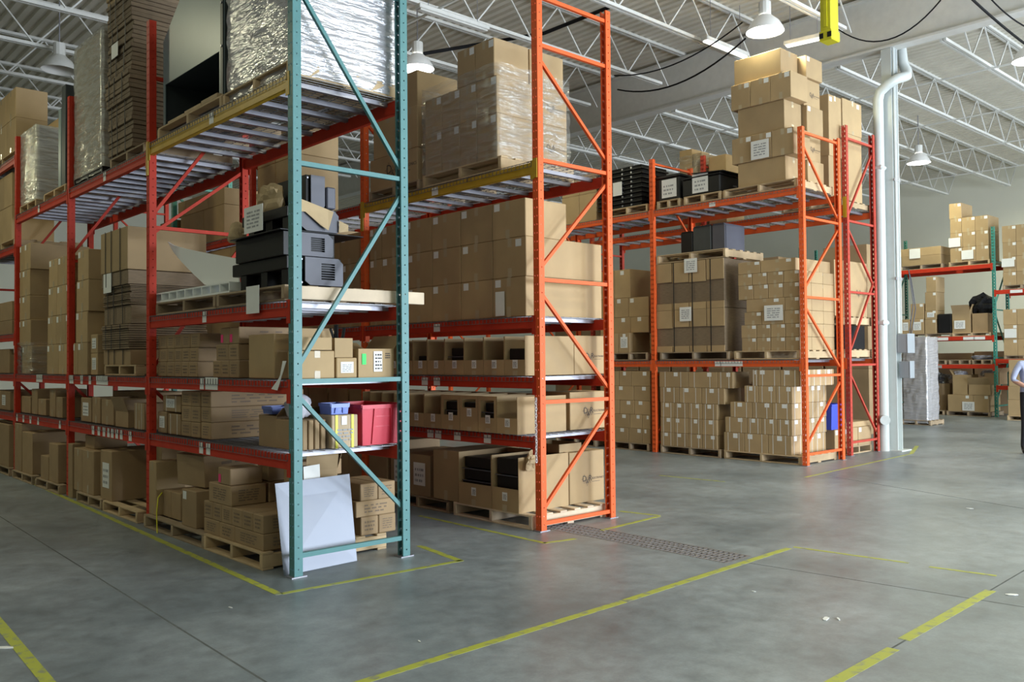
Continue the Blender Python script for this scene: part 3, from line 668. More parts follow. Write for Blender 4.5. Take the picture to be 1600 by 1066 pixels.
def pallet(x0, x1, y0, y1, z0, label, h=0.135, m='wood', group=None, boards='x', cat='pallet'):
    """three stringers, deck boards and bottom boards; boards run along X ('x') or Y"""
    y0, y1 = clear(x0, x1, y0, y1)
    e = empty('pallet', ((x0 + x1) / 2, (y0 + y1) / 2, z0)); tag(e, label, cat, group); sx, sy = x1 - x0, y1 - y0
    lx, ly = (sx, sy) if boards == 'x' else (sy, sx)         # lx: board length
    def bb(nm, a0, a1, b0, b1, c0, c1):
        if boards == 'x': box(nm, a0, a1, b0, b1, c0, c1, m, e, 0.003)
        else: box(nm, b0, b1, a0, a1, c0, c1, m, e, 0.003)
    for i in range(3):
        c = (-1 + i) * (lx / 2 - 0.025); bb('stringer', c - 0.022, c + 0.022, -ly / 2, ly / 2, 0.018, h - 0.018)
    nb = max(4, int(ly / 0.17))
    for i in range(nb):
        c = -ly / 2 + 0.05 + (ly - 0.1) * i / (nb - 1); bb('deck_board', -lx / 2, lx / 2, c - 0.047 + R(-.006, .006), c + 0.047, h - 0.018, h)
    for i in range(3):
        c = (-1 + i) * (ly / 2 - 0.05); bb('bottom_board', -lx / 2, lx / 2, c - 0.047, c + 0.047, 0, 0.018)
    return z0 + h
def wallbox(name, x0, x1, y0, y1, z0, z1, label, group=None, m='card', front=1.0, flaps='', parent=None, cat='carton', lean=0.6):
    """open carton: four walls (front = height fraction of the -X wall), a bottom and loose flaps"""
    e = empty(name, ((x0 + x1) / 2, (y0 + y1) / 2, z0)); tag(e, label, cat, group); a, b_, h, t = (x1 - x0) / 2 - .003, (y1 - y0) / 2 - .003, z1 - z0, 0.005
    box('bottom', -a, a, -b_, b_, 0, t, m, e); box('back_wall', a - t, a, -b_, b_, t, h, m, e)
    box('side_wall', -a, a - t, -b_, -b_ + t, t, h, m, e); box('side_wall', -a, a - t, b_ - t, b_, t, h, m, e)
    box('front_wall', -a - 0.0005, -a + t, -b_ + t, b_ - t, t, h * front, m, e)
    fl_ = min(a, b_) * 0.85
    for f_ in flaps:
        q = MB(); tx = lean + R(-.25, .25)
        if f_ in 'yY':
            s_ = -1 if f_ == 'y' else 1; q.box(-a, a, 0, t * .8, 0, fl_)
            p = q.build('flap', m, e, (0, s_ * b_, h)); p.rotation_euler = (-s_ * tx, 0, 0)
        else:
            s_ = -1 if f_ == 'x' else 1; q.box(0, t * .8, -b_, b_, 0, fl_)
            p = q.build('flap', m, e, (s_ * a, 0, h)); p.rotation_euler = (0, s_ * tx, 0)
    return e
def wrap(x0, x1, y0, y1, z0, z1, label, m='film', top=True, gap=0.02, amp=0.008, slant=0.0):
    """wrinkled stretch film around a load"""
    x0 -= gap; x1 += gap; y0 -= gap; y1 += gap; y0, y1 = clear(x0, x1, y0, y1, .016); cx, cy = (x0 + x1) / 2, (y0 + y1) / 2
    per = [(x0, y0), (x1, y0), (x1, y1), (x0, y1)]; pts = []; st = 14; nz = 22
    for i in range(4):
        a, b_ = per[i], per[(i + 1) % 4]
        for j in range(st):
            t = j / st; pts.append((a[0] + (b_[0] - a[0]) * t, a[1] + (b_[1] - a[1]) * t, b_, a))
    n = len(pts); vs = []; fs = []
    rg = random.Random(int(abs(x0 * 97 + y0 * 31 + z0 * 7) * 10))
    for k in range(nz + 1):
        for i, p in enumerate(pts):
            d = rg.uniform(-amp, amp); c = Vector((p[0] - cx, p[1] - cy, 0)); c.normalize()
            zt = z1 - slant * ((p[1] - y0) / (y1 - y0))
            vs.append((p[0] - cx + c.x * d, p[1] - cy + c.y * d, (zt - z0) * k / nz + (rg.uniform(-amp, amp) if 0 < k else 0)))
    for k in range(nz):
        for i in range(n): fs.append((k * n + i, k * n + (i + 1) % n, (k + 1) * n + (i + 1) % n, (k + 1) * n + i))
    if top: fs.append(tuple(nz * n + i for i in range(n)))
    return tag(link('stretch_wrap', mesh('stretch_wrap', vs, fs, m, True), None, (cx, cy, z0)), label, 'plastic wrap')

# ================================================================== ROW 1 contents
# ---- floor, first bay: pallet of small printed cartons
TE = 'the teal ended rack'
pz = pallet(3.22, 4.40, 6.46, 7.58, 0, 'pale wooden pallet on the floor under the teal end frame', 0.14, boards='y')
lb = 'small printed brown carton on the floor pallet behind the metal sheets'; gp = 'small cartons on the floor pallet by the teal frame'
z2 = stack(3.25, pz, [(836, [318, 342, 366, 411]), (806, [318, 332, 345.7, 361.6, 377.6, 394.6, 410.5])], .42, lb, gp, m='card_small', prt='xy')
ya, yb = yX(325.5, 3.25, z2), yX(360.6, 3.25, z2); z3 = zAt(760.6, 3.25, yb)
carton(3.25, 3.58, yb, ya, z2, z3, lb, gp, m='card_small', prt='xy'); carton(3.60, 3.95, yb, ya, z2, z3, lb, gp, m='card_small', prt='xy')
ya, yb = yX(340, 3.26, z3), yX(359.5, 3.26, z3)
carton(3.26, 3.56, yb, ya, z3, zAt(733, 3.26, yb), 'long carton with a pink sticker lying on the floor pallet cartons', None, m='card_small', dot='x', prt='')
carton(3.62, 4.37, yb + .02, ya - .02, z3, zAt(733, 3.26, yb), 'long printed carton beside the pink stickered one on the floor pallet', None, m='card_small', prt='y')
lr = 'printed brown carton on the rear side of the floor pallet right of the metal sheet'
Yp = 6.48
for i, (yt, xs) in enumerate(((809, (564, 592, 619)), (785, (556, 618)), (757, (563, 591, 618)))):
    zz = [pz, None, None, None]
    if i == 0: zc = pz
    zn = zAt(yt, xY(xs[0], Yp, zc), Yp)
    for j in range(len(xs) - 1): carton(xY(xs[j], Yp, zc), xY(xs[j + 1], Yp, zc), Yp, Yp + .5, zc, zn, lr, 'cartons at the rear of the floor pallet', m='card_small', prt='y')
    zc = zn
for zz, zn in ((z2, z2 + .21),): carton(3.70, 3.98, 6.55, 6.95, pz, z2 + .18, 'plain carton just behind the leaning metal sheet', None, m='card_small')
wallbox('open_carton', 3.66, 3.97, 6.56, 6.94, z2 + .182, z2 + .31, 'open carton with a printed round mark behind the metal sheets', m='card', flaps='yX', lean=.3)
# leaning sheets
q = MB(); a = onz(437, 898); b_ = onz(551, 875); zt = 0.70
xa, xb = 3.27, 3.955
q.poly([(xa, 6.20, 0.0), (xb, 6.24, 0.0), (xb + .03, 6.40, zt), (xa + .02, 6.38, zt - .01)], (0, 0.004, 0))
tag(q.build('metal_sheet', 'sheet_metal'), 'large shiny metal sheet leaning inside the teal end frame', 'metal sheet')
q = MB(); x_ = xY(477, 6.43, .7); q.poly([(x_, 6.43, 0.3), (x_ + .15, 6.43, 0.3), (x_ + .15, 6.46, .80), (x_, 6.46, .79)], (0, .003, 0))
tag(q.build('metal_sheet', 'paint_white'), 'small white board standing behind the large leaning metal sheet', 'board')
# ---- floor, first bay, second pallet
p2 = pallet(3.22, 4.3, yX(318, 3.22, .1), yX(222, 3.22, .1), 0, 'dark pallet under the tilted printed carton in the first bay', 0.13, 'wood_dark', boards='y')
X = 3.27
stack(3.27, p2, [(722, [232, 243.5])], .3, 'tall narrow yellowish carton standing on the dark pallet with its top torn', None, m='card', tape='x')
stack(X + .06, p2, [(772, [254.5, 267, 282]), ], .5, 'low carton squeezed under the tilted printed carton', 'low cartons under the tilted carton', m='card_small')
o = stack(X, p2, [(769, [283.5, 306])], .45, 'brown carton at the near end of the dark pallet, labelled', None, m='card_small', lab='x')
ya, yb = yX(262, X, .5), yX(296, X, .5)
o = carton(X + .10, X + .95, yb, ya, .50, .80, 'large tilted carton with a printed diamond lying across lower cartons', None, m='card_small', prt='y', rz=0.0); o.rotation_euler = (0.0, -0.05, 0.10)
carton(3.60, 3.95, yX(252, 3.6, p2), yX(238, 3.6, p2), p2, .74, 'yellowish carton with open flap beside the torn tall one', None, m='card')
tag(tube('yellow_strap', [(3.195, yX(246.5, 3.2, .2), .004), (3.195, yX(245.5, 3.2, .2), .2), (3.24, yX(247, 3.24, .3), .33), (3.34, yX(252, 3.33, .4), .355)], .006, 'yellow_bright'), 'loose yellow strap hanging off the dark pallet', 'strap')
# ---- floor, second bay
p3 = pallet(3.24, 4.3, yX(214, 3.24, .1), yX(160, 3.24, .1), 0, 'worn pallet under the carton with a long white label', 0.12, 'wood', boards='y')
p4 = pallet(3.24, 4.3, yX(158, 3.24, .1), yX(119, 3.24, .1), 0, 'worn pallet in the second bay under mixed cartons', 0.12, 'wood_dark', boards='y')
stack(3.27, p3, [(706, [156.5, 174])], .8, 'large brown carton with a long white label on the second bay floor', None, m='card_small', sheet='x')
zz = stack(3.27, p4, [(706, [115, 128, 146])], [.5, .4], 'brown carton standing on the second bay floor pallet', 'cartons on the second bay floor', m='card_small', tape='x')
stack(3.27, 0.0, [(694, [103.5, 112.5])], .5, 'wrapped brown carton standing straight on the floor by the second red post', None, m='card_small', tape='x')
stack(3.6, .62, [(692, [120, 136]), ], .4, 'smaller carton lying on top of the second bay floor cartons', None, m='card_small') if False else None
carton(3.36, 3.75, yX(144, 3.34, zz), yX(130, 3.34, zz), zz, zz + .16, 'smaller carton lying on top of the second bay floor cartons', None, m='card_small')
# ---- floor, third bay
p5 = pallet(3.24, 4.3, yX(92, 3.24, .1), yX(55, 3.24, .1), 0, 'dark pallet in the third bay under small cartons', 0.12, 'wood_dark', boards='y')
p6 = pallet(3.24, 4.3, yX(50, 3.24, .1), yX(19, 3.24, .1), 0, 'dark pallet in the third bay under tall cartons', 0.12, 'wood_dark', boards='y')
stack(3.27, p5, [(714, [63, 75]), ], .4, 'small carton on the third bay floor pallet', None, m='card_small')
stack(3.27, p5, [(695, [76, 90]), ], .4, 'leaning thin carton on the third bay floor pallet', None, m='card_small')
stack(3.27, p6, [(662.5, [19, 33])], .7, 'tall carton with clear tape on the third bay floor', None, m='card_small', tape='x')
stack(3.27, p6, [(677, [34, 50])], .9, 'brown carton beside the tall taped one on the third bay floor', None, m='card_small')
stack(3.27, .12, [(664, [-24, -4, 13])], .9, 'big dark carton on the fourth bay floor', 'fourth bay floor cartons', m='card_small')
pallet(3.24, 4.3, yX(14, 3.24, .1), yX(-25, 3.24, .1), 0, 'dark pallet on the fourth bay floor', 0.12, 'wood_dark', boards='y')
# ---- lowest shelf, first bay
zL = Z1[1] + DK
stack(3.36, zL, [(644, [232.5, 259.5])], .35, 'carton with a white printed label at the far end of the lowest shelf', None, sheet='x', m='card_small')
stack(3.36, zL, [(648, [262, 281.5])], .35, 'strapped carton next to the labelled one on the lowest shelf', None, strap='x', m='card_small')
zz = zAt(646, 3.36, yX(281.5, 3.36, zL)); stack(3.38, zz + .004, [(619, [254, 281.5])], .3, 'strapped labelled carton stacked on two cartons of the lowest shelf', None, strap='x', sheet='x', m='card_small')
lb, gp = 'small printed carton in a three high stack on the lowest shelf', 'small printed cartons on the lowest shelf'
stack(3.36, zL, [(661, [282.5, 298, 312]), (636, [283, 298, 312]), (612, [283, 297.5, 312])], .5, lb, gp, m='card_small', prt='x')
stack(3.36, zL, [(661, [313.5, 329]), (637, [313.5, 329]), (612, [313.5, 329])], .95, 'long printed carton stacked three high on the lowest shelf', 'long printed cartons on the lowest shelf', m='card_small', prt='xy')
wallbox('open_carton', 3.42, 3.85, yX(432, 3.42, zL), yX(404, 3.42, zL), zL, zL + .26, 'open carton with a raised flap on the lowest shelf behind the teal post', m='card_small', flaps='y', lean=1.1)
Ye = 6.19
for i in range(5): carton(3.40 + i * .055, 3.45 + i * .055, Ye + .05, Ye + .40, zL, zL + .24, 'thin upright carton in the row beside the yellow taped box', 'thin upright cartons on the lowest shelf', m='card_small')
a, b_ = xY(490, Ye, zL), xY(560, Ye, zL); z1_ = zAt(651, a, Ye)
o = carton(max(a, 3.69), b_, Ye, Ye + .38, zL, z1_, 'white carton with two yellow tape bands beside the red bin', None, m='card_pale')
dm = (b_ - a, .38, z1_ - zL)
for u in (.28, .64): dec(o, dm, 'y', u, 0, .025, dm[2], 'yellow_bright', 'yellow_tape')
dec(o, dm, 'y', .42, .7, .05, .07, 'paper', 'shipping_label'); onface(o, dm, 'y', .3, .2, .4, .4, PRINTS['ink_grey'][1], 'printed_text', .002)
def bin_(x0, x1, y0, y1, z0, h, m, label, ribs=True):
    """open plastic bin, walls flaring upward, low lipped front toward -Y"""
    e = empty('plastic_bin', ((x0 + x1) / 2, (y0 + y1) / 2, z0)); tag(e, label, 'bin'); a, b_ = (x1 - x0) / 2, (y1 - y0) / 2; t = .006; fl_ = .92
    q = MB()
    lo = [(-a * fl_, -b_ * fl_, 0), (a * fl_, -b_ * fl_, 0), (a * fl_, b_ * fl_, 0), (-a * fl_, b_ * fl_, 0)]; hi = [(-a, -b_, h * .97), (a, -b_, h), (a, b_, h), (-a, b_, h)]
    for s_ in range(4):
        p, n_ = s_, (s_ + 1) % 4; d_ = Vector(((lo[p][0] + lo[n_][0]) / 2, (lo[p][1] + lo[n_][1]) / 2, 0)).normalized() * -t
        q.poly([lo[p], lo[n_], hi[n_], hi[p]], d_)
    q.poly(lo, (0, 0, t)); q.build('shell', m, e)
    q = MB()
    for s_ in (-1, 1): q.box(s_ * a - .006, s_ * a + .008, -b_, b_, h - .02, h + .006)
    q.box(-a, a, -b_ - .008, -b_ + .006, h - .03, h + .002).box(-a, a, b_ - .006, b_ + .008, h - .02, h + .006); q.build('rim', m, e)
    if ribs:
        for u in (-.45, .45):
            r_ = MB(); r_.poly([(a * u - .012, -b_ * fl_ - .012, .01), (a * u + .012, -b_ * fl_ - .012, .01), (a * u * .85 + .012, -b_ - .01, h - .03), (a * u * .85 - .012, -b_ - .01, h - .03)], (0, .014, 0)); r_.build('rib', m, e)
        for v in (.45, .7): 
            yy = -b_ * (fl_ + (1 - fl_) * v) - .004; box('label_ridge', -a * .42, a * .42, yy, yy + .004, h * v, h * v + .008, m, e)
    return e
xb0 = xY(567, Ye, zL); xb1 = xY(632, Ye, zL)
bin_(xb0, xb1, Ye + .01, Ye + .62, zL, zAt(634, xb0, Ye) - zL, 'red_plastic', 'large red plastic bin at the end of the lowest shelf')
bin_(max(a, 3.72), max(a, 3.72) + .17, Ye + .06, Ye + .25, z1_ + .002, .085, 'blue_light', 'small pale blue bin sitting on the yellow taped carton')
bin_(3.50, 3.70, yX(425, 3.5, zL), yX(410, 3.5, zL), zL + .262, .06, 'blue_light', 'pale blue tray resting over the open carton flap', False)
def blob(name, c, s, m, label, cat, seed=1, sub=3, amp=.25):
    bm = bmesh.new(); bmesh.ops.create_icosphere(bm, subdivisions=sub, radius=1); rg = random.Random(seed); ph = [(rg.uniform(1, 4), rg.uniform(1, 4), rg.uniform(1, 4), rg.uniform(0, 6)) for _ in range(7)]
    for v in bm.verts:
        n_ = v.co.normalized(); d_ = sum(math.sin(p[0] * n_.x * 2 + p[1] * n_.y * 2 + p[2] * n_.z * 2 + p[3]) for p in ph) / 7
        co = n_ * (1 + amp * d_ * 1.6); v.co = Vector((co.x * s[0], co.y * s[1], max(co.z, -.8) * s[2] + .8 * s[2]))
    me = bpy.data.meshes.new(name); bm.to_mesh(me); bm.free(); me.materials.append(MATS[m])
    for p in me.polygons: p.use_smooth = amp < .3
    return tag(link(name, me, None, c), label, cat)
blob('plastic_bag', (3.52, 6.42, zL + .25), (.10, .10, .11), 'bag', 'crumpled grey plastic bag beside the small blue bin', 'bag', 3)
# ---- second shelf, first bay
zL = Z1[2] + DK
stack(3.36, zL, [(565, [237.5, 248, 260, 272, 283, 294, 308]), (543, [238, 248.5, 261, 272, 284, 296, 309]), (520, [238, 249, 260.5, 272, 284, 297, 311])], .7,
      'small printed carton in the three high block at the far end of the second shelf', 'small printed cartons on the second shelf', m='card_small', prt='x')
zz = stack(3.36, zL, [(563, [332, 345, 357.5, 373]), (537, [337, 356.5, 372])], .3, 'small printed carton under the long pink stickered cartons', 'cartons below the long ones on the second shelf', m='card_small', prt='x')
ya, ym, yb = yX(344, 3.36, zz), yX(358, 3.36, zz), yX(373, 3.36, zz)
for p, q_ in ((ym, ya), (yb, ym)): carton(3.36, 4.3, p, q_, zz, zAt(510, 3.36, yb), 'long carton with a pink sticker on its end on the second shelf', 'long pink stickered cartons', m='card_small', dot='x', prt='y')
stack(3.36, zL, [(521, [388, 428])], .52, 'large plain tan carton on the second shelf beside the teal post', None)
Ye = 6.18
yc(468, 524, zL, 548, Ye, .2, 'wide shallow tan carton at the end of the second shelf', None, m='card', tape='y')
xa = xY(490, Ye + .2, 1.8)
wallbox('open_carton', 3.42, 3.70, Ye + .01, Ye + .20, zAt(547, 3.4, Ye), zAt(547, 3.4, Ye) + .10, 'open carton with raised flaps on top of the wide shallow carton', m='card', flaps='Y', lean=.05)
z1_ = yc(526, 559, zL, 559, Ye, .3, 'carton with a clear pouch and red packing slip on the second shelf', None, m='card', sheet='y')
xa, xb = xY(525, Ye, z1_), xY(554, Ye, z1_)
wallbox('open_carton', xa, xb, Ye + .02, Ye + .28, z1_ + .002, z1_ + .16, 'small open tan carton on the carton with the pouch', m='card', flaps='Y', lean=.25)
q = MB(); xa0 = xY(530, Ye + .1, 1.95); q.prism((xa0, Ye + .15, z1_ + .05), (xa0 - .03, Ye + .1, z1_ + .27), .02, 5).prism((xa0 + .04, Ye + .15, z1_ + .05), (xa0 + .06, Ye + .12, z1_ + .25), .015, 5).prism((xa0 + .02, Ye + .15, z1_ + .05), (xa0 - .07, Ye + .12, z1_ + .24), .012, 5)
tag(q.build('part_bundle', 'black'), 'bundle of dark metal parts sticking out of the small open carton', 'parts')
xa, xb = xY(560, Ye, zL), xY(616, Ye, zL); zt = zAt(545, xa, Ye)
e = wallbox('open_carton', xa, xb, Ye, Ye + .45, zL, zt, 'carton with green sticker and barcode label beside the teal rear post', m='card', flaps='XY', lean=.9)
dm = (xb - xa, .45, zt - zL)
for nm, u, v, wd, hh, mm in (('green_sticker', .10, .45, .04, .09, 'green_label'), ('barcode_label', .42, .2, .085, .17, 'paper')): dec(e, dm, 'y', u, v, wd, hh, mm, nm, off=.002)
onface(e, dm, 'y', .45, .25, .2, .6, PRINTS['ink'][2], 'barcode_print', .003); onface(e, dm, 'y', .74, .65, .16, .22, PRINTS['ink'][0], 'handwriting', .003)
q = MB(); y_ = yX(432, 3.27, 1.6); q.poly([(3.27, y_ - .10, 1.66), (3.27, y_ - .16, 1.66), (3.255, y_ - .06, 1.52), (3.25, y_ + .05, 1.44), (3.25, y_ - .05, 1.43), (3.255, y_ - .10, 1.52)][::-1], (.002, 0, 0))
tag(q.build('paper_ribbon', 'paper'), 'long white paper tag curling over the second shelf beam', 'paper tag')
# ---- third shelf, first bay: machines and the white fixture
zL = Z1[3] + DK
pa = pallet(3.34, 4.3, yX(336, 3.34, zL), yX(234, 3.34, zL), zL, 'dark wooden pallet under the white plastic fixture', 0.13, 'wood_dark', boards='y')
pb = pallet(3.33, 4.28, 6.30, yX(338, 3.33, zL), zL, 'pallet under the black machine housings', 0.13, 'wood_dark', boards='y')
xa, xb = xY(466, 6.20, zL + .03), xY(662, 6.20, zL + .03)
tag(box('timber_board', xa - .05, xb, 6.19, 6.24, zL + .01, zL + .115, 'wood_pale', None, .004), 'long pale timber lying across the end of the third shelf', 'timber')
wf_ = empty('white_fixture', (0, 0, 0)); tag(wf_, 'white plastic fixture with a curved blade and slotted base on a pallet', 'fixture')
ya, yb = yX(241, 3.36, pa), yX(358, 3.36, pa); q = MB(); n_ = 9; zt, zb = pa + .10, pa + .02
q.box(3.36, 3.62, yb, ya, zb - .02, zb).box(3.36, 3.62, yb, ya, zt - .012, zt)
q.build('base_plate', 'white_plastic', wf_)
for i in range(n_ + 1):
    y_ = yb + (ya - yb) * i / n_; box('slot_wall', 3.36, 3.62, y_ - .008, y_ + .008, zb, zt - .012, 'white_plastic', wf_)
q = MB(); vs = []; fs = []; n_ = 16
for i in range(n_ + 1):                                   # curved blade: tall swept sheet, higher toward the far end
    t = i / n_; y_ = yX(262 + 100 * t, 3.45, pa + .2); zt_ = zAt(378 + 26 * t ** .6, 3.45, y_); zb_ = zAt(378 + 68 * min(1, t * 2.2) ** 0.75, 3.45, y_) ; xo = .10 * math.sin(t * 2.4)
    for dx_ in (0, .012): vs += [(3.45 + xo + dx_, y_, min(zb_, zt_ - .004)), (3.45 + xo + dx_, y_, zt_)]
for i in range(n_):
    a = i * 4; b_ = a + 4
    fs += [(a, b_, b_ + 1, a + 1), (a + 2, a + 3, b_ + 3, b_ + 2), (a + 1, b_ + 1, b_ + 3, a + 3), (a, a + 2, b_ + 2, b_)]
fs += [(0, 1, 3, 2), (n_ * 4, n_ * 4 + 2, n_ * 4 + 3, n_ * 4 + 1)]
link('curved_blade', mesh('blade', vs, fs, 'white_plastic', False), wf_)
def machine(x0, x1, y0, y1, z0, z1, label, slots=True, pan=(0, 1), legs=True, cham=True):
    """black sheet metal housing on legs, grey vented end panel toward -Y"""
    e = empty('machine_housing', ((x0 + x1) / 2, (y0 + y1) / 2, z0)); tag(e, label, 'machine'); a, b_, h = (x1 - x0) / 2, (y1 - y0) / 2, z1 - z0
    lo = h * .55 if legs else 0.0
    box('body', -a, a, -b_ + .03, b_, lo, h, 'black', e, .006)
    if legs:
        for u in (-.85, -.15, .6): box('leg', -a + .01, -a + .12, u * b_ - .05, u * b_ + .06, 0, lo, 'black', e, .004)
        box('rear_frame', -a + .2, a, -b_ + .03, b_, 0, lo, 'black_soft', e, .004)
    p0, p1 = -a + 2 * a * pan[0], -a + 2 * a * pan[1]; c = .045 if cham else .002
    s0, s1 = (p0 + (p1 - p0) * .42, p0 + (p1 - p0) * .78) if slots else ((p0 + p1) / 2, (p0 + p1) / 2)
    q = MB(); q.poly([(p0, -b_, c * .8), (p0 + c, -b_, .004), (s0, -b_, .004), (s0, -b_, h - .004), (p0, -b_, h - .004)], (0, .012, 0))
    q.poly([(s1, -b_, .004), (p1 - .01, -b_, .004), (p1, -b_, .02), (p1, -b_, h - c), (p1 - c, -b_, h - .004), (s1, -b_, h - .004)], (0, .012, 0))
    if slots:                                              # seven open slots between bars
        zz = .004
        for k in range(7):
            v = h * (.22 + .085 * k); q.box(s0, s1, -b_, -b_ + .012, zz, v); zz = v + .014
        q.box(s0, s1, -b_, -b_ + .012, zz, h - .004)
    q.build('end_panel', 'grey_panel', e)
    for v in (.1, .9): q = MB().prism((p0 - .02, -b_ + .018, h * v), (p0 - .02, -b_ + .032, h * v), .008, 6); q.build('bolt', 'galv', e)
    return e
Ym = 6.32; zt = zL + .135
def mz(y, px=500): return zAt(y, xY(px, Ym, 2.5), Ym)
xm = xY(466, Ym, 2.4)
machine(3.38, xY(536, Ym, 2.4), Ym, yX(363, 3.38, 2.4), zt, mz(402), 'lowest black machine housing with a vented grey end panel', pan=(.30, 1))
machine(3.36, xY(528, Ym, 2.6), Ym + .02, yX(368, 3.36, 2.6), mz(402) + .002, mz(364), 'second black machine housing with a vented grey end panel', pan=(.18, .93), legs=False)
machine(3.40, xY(532, Ym, 2.8), Ym + .03, yX(378, 3.40, 2.8), mz(364) + .012, mz(325), 'third black machine housing half covered by kraft paper', slots=False, pan=(.25, 1))
machine(3.58, xY(514, Ym, 3.0), Ym + .05, yX(392, 3.42, 3.0), mz(325) + .012, mz(272), 'top black machine housing with a plain grey end plate under the shelf', slots=False, pan=(.2, .95), legs=False, cham=False)
xa, xb = xY(514, Ym, 3.0), xY(530, Ym, 3.0)
tag(box('machine_bracket', xa + .01, xb, Ym + .05, Ym + .5, mz(325) + .012, mz(288), 'grey_panel', None, .01), 'small grey bracket housing next to the top machine plate', 'machine')
tag(box('black_sheet', 3.32, 4.1, Ym + .02, yX(366, 3.36, 2.8), mz(364) + .001, mz(364) + .010, 'black', None, .002), 'thin black plate between the stacked machine housings', 'plate')
def paperdrape(pts, m, label, name='kraft_paper', t=.004):
    q = MB(); q.poly(pts, (t, t, 0)); return tag(q.build(name, m), label, 'paper')
yk = Ym + .01
paperdrape([(xY(466, yk, 2.9), yk, mz(313)), (xY(512, yk, 2.9), yk - .01, mz(326)), (xY(519, yk, 2.9), yk - .02, mz(329)), (xY(511, yk, 2.8), yk - .02, mz(359)), (xY(500, yk, 2.8), yk - .01, mz(352)), (xY(477, yk, 2.8), yk, mz(333)), (xY(466, yk, 2.8), yk, mz(334))], 'kraft', 'torn kraft paper hanging over the third machine end panel')
paperdrape([(xY(530, yk, 2.8), yk, mz(341)), (xY(543, yk, 2.8), yk - .01, mz(347)), (xY(544, yk, 2.8), yk, mz(357)), (xY(530, yk, 2.8), yk, mz(360))], 'kraft', 'small kraft paper scrap poking out beside the machine panels')
blob('kraft_paper', (3.485, yX(418, 3.46, 2.95), mz(325) + .0), (.075, .20, .13), 'kraft', 'crumpled kraft paper heaped on the machines above the written note', 'paper', 5, 3, .35)
blob('kraft_paper', (3.46, yX(371, 3.46, 2.7), mz(364) + .010), (.08, .065, .10), 'kraft', 'brown paper bunched at the far end of the machine stack', 'paper', 8, 3, .3)
def note(x, pxa, pxb, pya, pyb, label, m='paper', wr=True, tilt=0.0):
    ya, yb = yX(pxa, x, 2.5), yX(pxb, x, 2.5); zt_, zb_ = zAt(pya, x, (ya + yb) / 2), zAt(pyb, x, (ya + yb) / 2)
    e = box('paper_note', x - .003, x, yb, ya, zb_, zt_, m); tag(e, label, 'paper sheet')
    if wr: onface(e, (.003, ya - yb, zt_ - zb_), 'x', .12, .15, .76, .7, PRINTS['ink_grey'][2], 'handwriting', .002)
    return e
note(3.33, 382, 411, 322, 363, 'white handwritten note taped on the black machines')
note(3.26, 385, 405, 447, 490, 'white tag with rounded top hanging over the third shelf beam', wr=False)
# ---- top shelf, first bay
zL = Z1[4] + DK
pa = pallet(3.33, 4.3, yX(346, 3.33, zL), yX(246, 3.33, zL), zL, 'pallet with loose boards under the grey steel cabinet', 0.13, boards='y')
ya, yb = min(yX(251, 3.42, pa + .3), Y1[1] - .03), yX(350, 3.42, pa + .3)
e = empty('steel_cabinet', (3.42, (ya + yb) / 2, pa)); tag(e, 'tall grey steel cabinet with a dark lower opening on the top shelf', 'cabinet'); h_ = (ya - yb) / 2
zo = zAt(80, 3.42, yb + .1) - pa; yc2 = ya - e.location.y; zc_ = zAt(66, 3.42, ya) - pa; yt_ = yX(280, 3.42, pa + 1.4) - e.location.y; zt_ = zAt(2, 3.42, yX(280, 3.42, pa + 1.4)) - pa
prof = [(-h_, zo), (h_, zo), (h_, zc_), (yt_, zt_), (yt_ - .05, 1.9), (-h_, 1.9)]
q = MB(); q.poly([(0, y_, z_) for y_, z_ in prof][::-1], (.008, 0, 0)); q.build('front_sheet', 'grey_teal', e)
for y0_, y1_ in ((-h_, -h_ + .10), (h_ - .05, h_)): box('front_strip', 0, .008, y0_, y1_, .02, zo, 'grey_teal', e)
box('side_wall', .008, .7, -h_, -h_ + .008, .02, 1.9, 'dark_metal', e); box('side_wall', .008, .7, h_ - .008, h_, .02, zc_, 'dark_metal', e)
box('back_wall', .692, .7, -h_ + .008, h_ - .008, .02, zc_, 'dark_metal', e); box('shelf_plate', .008, .692, -h_ + .008, h_ - .008, zo + .01, zo + .02, 'dark_metal', e); box('bottom_plate', .0, .692, -h_ + .008, h_ - .008, .005, .02, 'dark_metal', e)
box('side_frame', -.012, .0, -h_, -h_ + .05, .02, 1.9, 'dark_metal', e)
for v in (.5, .9, 1.3, 1.7): q = MB().prism((-.012, -h_ + .025, v), (-.02, -h_ + .025, v), .012, 6); q.build('bolt', 'galv', e)
for k in range(3): tag(box('loose_board', 3.34, 3.405, yX(287 + 26 * k, 3.34, pa), yX(262 + 26 * k, 3.34, pa), pa + .001, pa + .02 + .012 * k, 'wood', None, .003, 0), 'loose offcut board lying on the edge of the top shelf pallet', 'board', 'offcuts on the top shelf pallet')
ya, yb = yX(352, 3.38, zL + .2), 6.20
pb = pallet(3.34, 4.42, yb + .02, ya - .03, zL, 'pallet under the silver wrapped load on the top shelf', 0.13, boards='y')
lb = 'white carton inside the silver stretch wrap on the top shelf'
for k in range(3):
    for j in range(2): carton(3.40, 3.88, yb + .04 + j * (ya - yb - .1) / 2, yb + .04 + (j + 1) * (ya - yb - .1) / 2, pb + k * .42, pb + k * .42 + .42, lb, 'cartons in the silver wrap', m='card_pale'); 
    carton(3.89, 4.38, yb + .04, yb + .5, pb + k * .42, pb + k * .42 + .42, lb, 'cartons in the silver wrap', m='card_pale')
wrap(3.40, 4.38, yb + .04, ya - .06, zL + .03, pb + 1.3, 'silvery stretch wrap around the load on the top shelf of the teal frame', 'film_opaque', amp=.012)
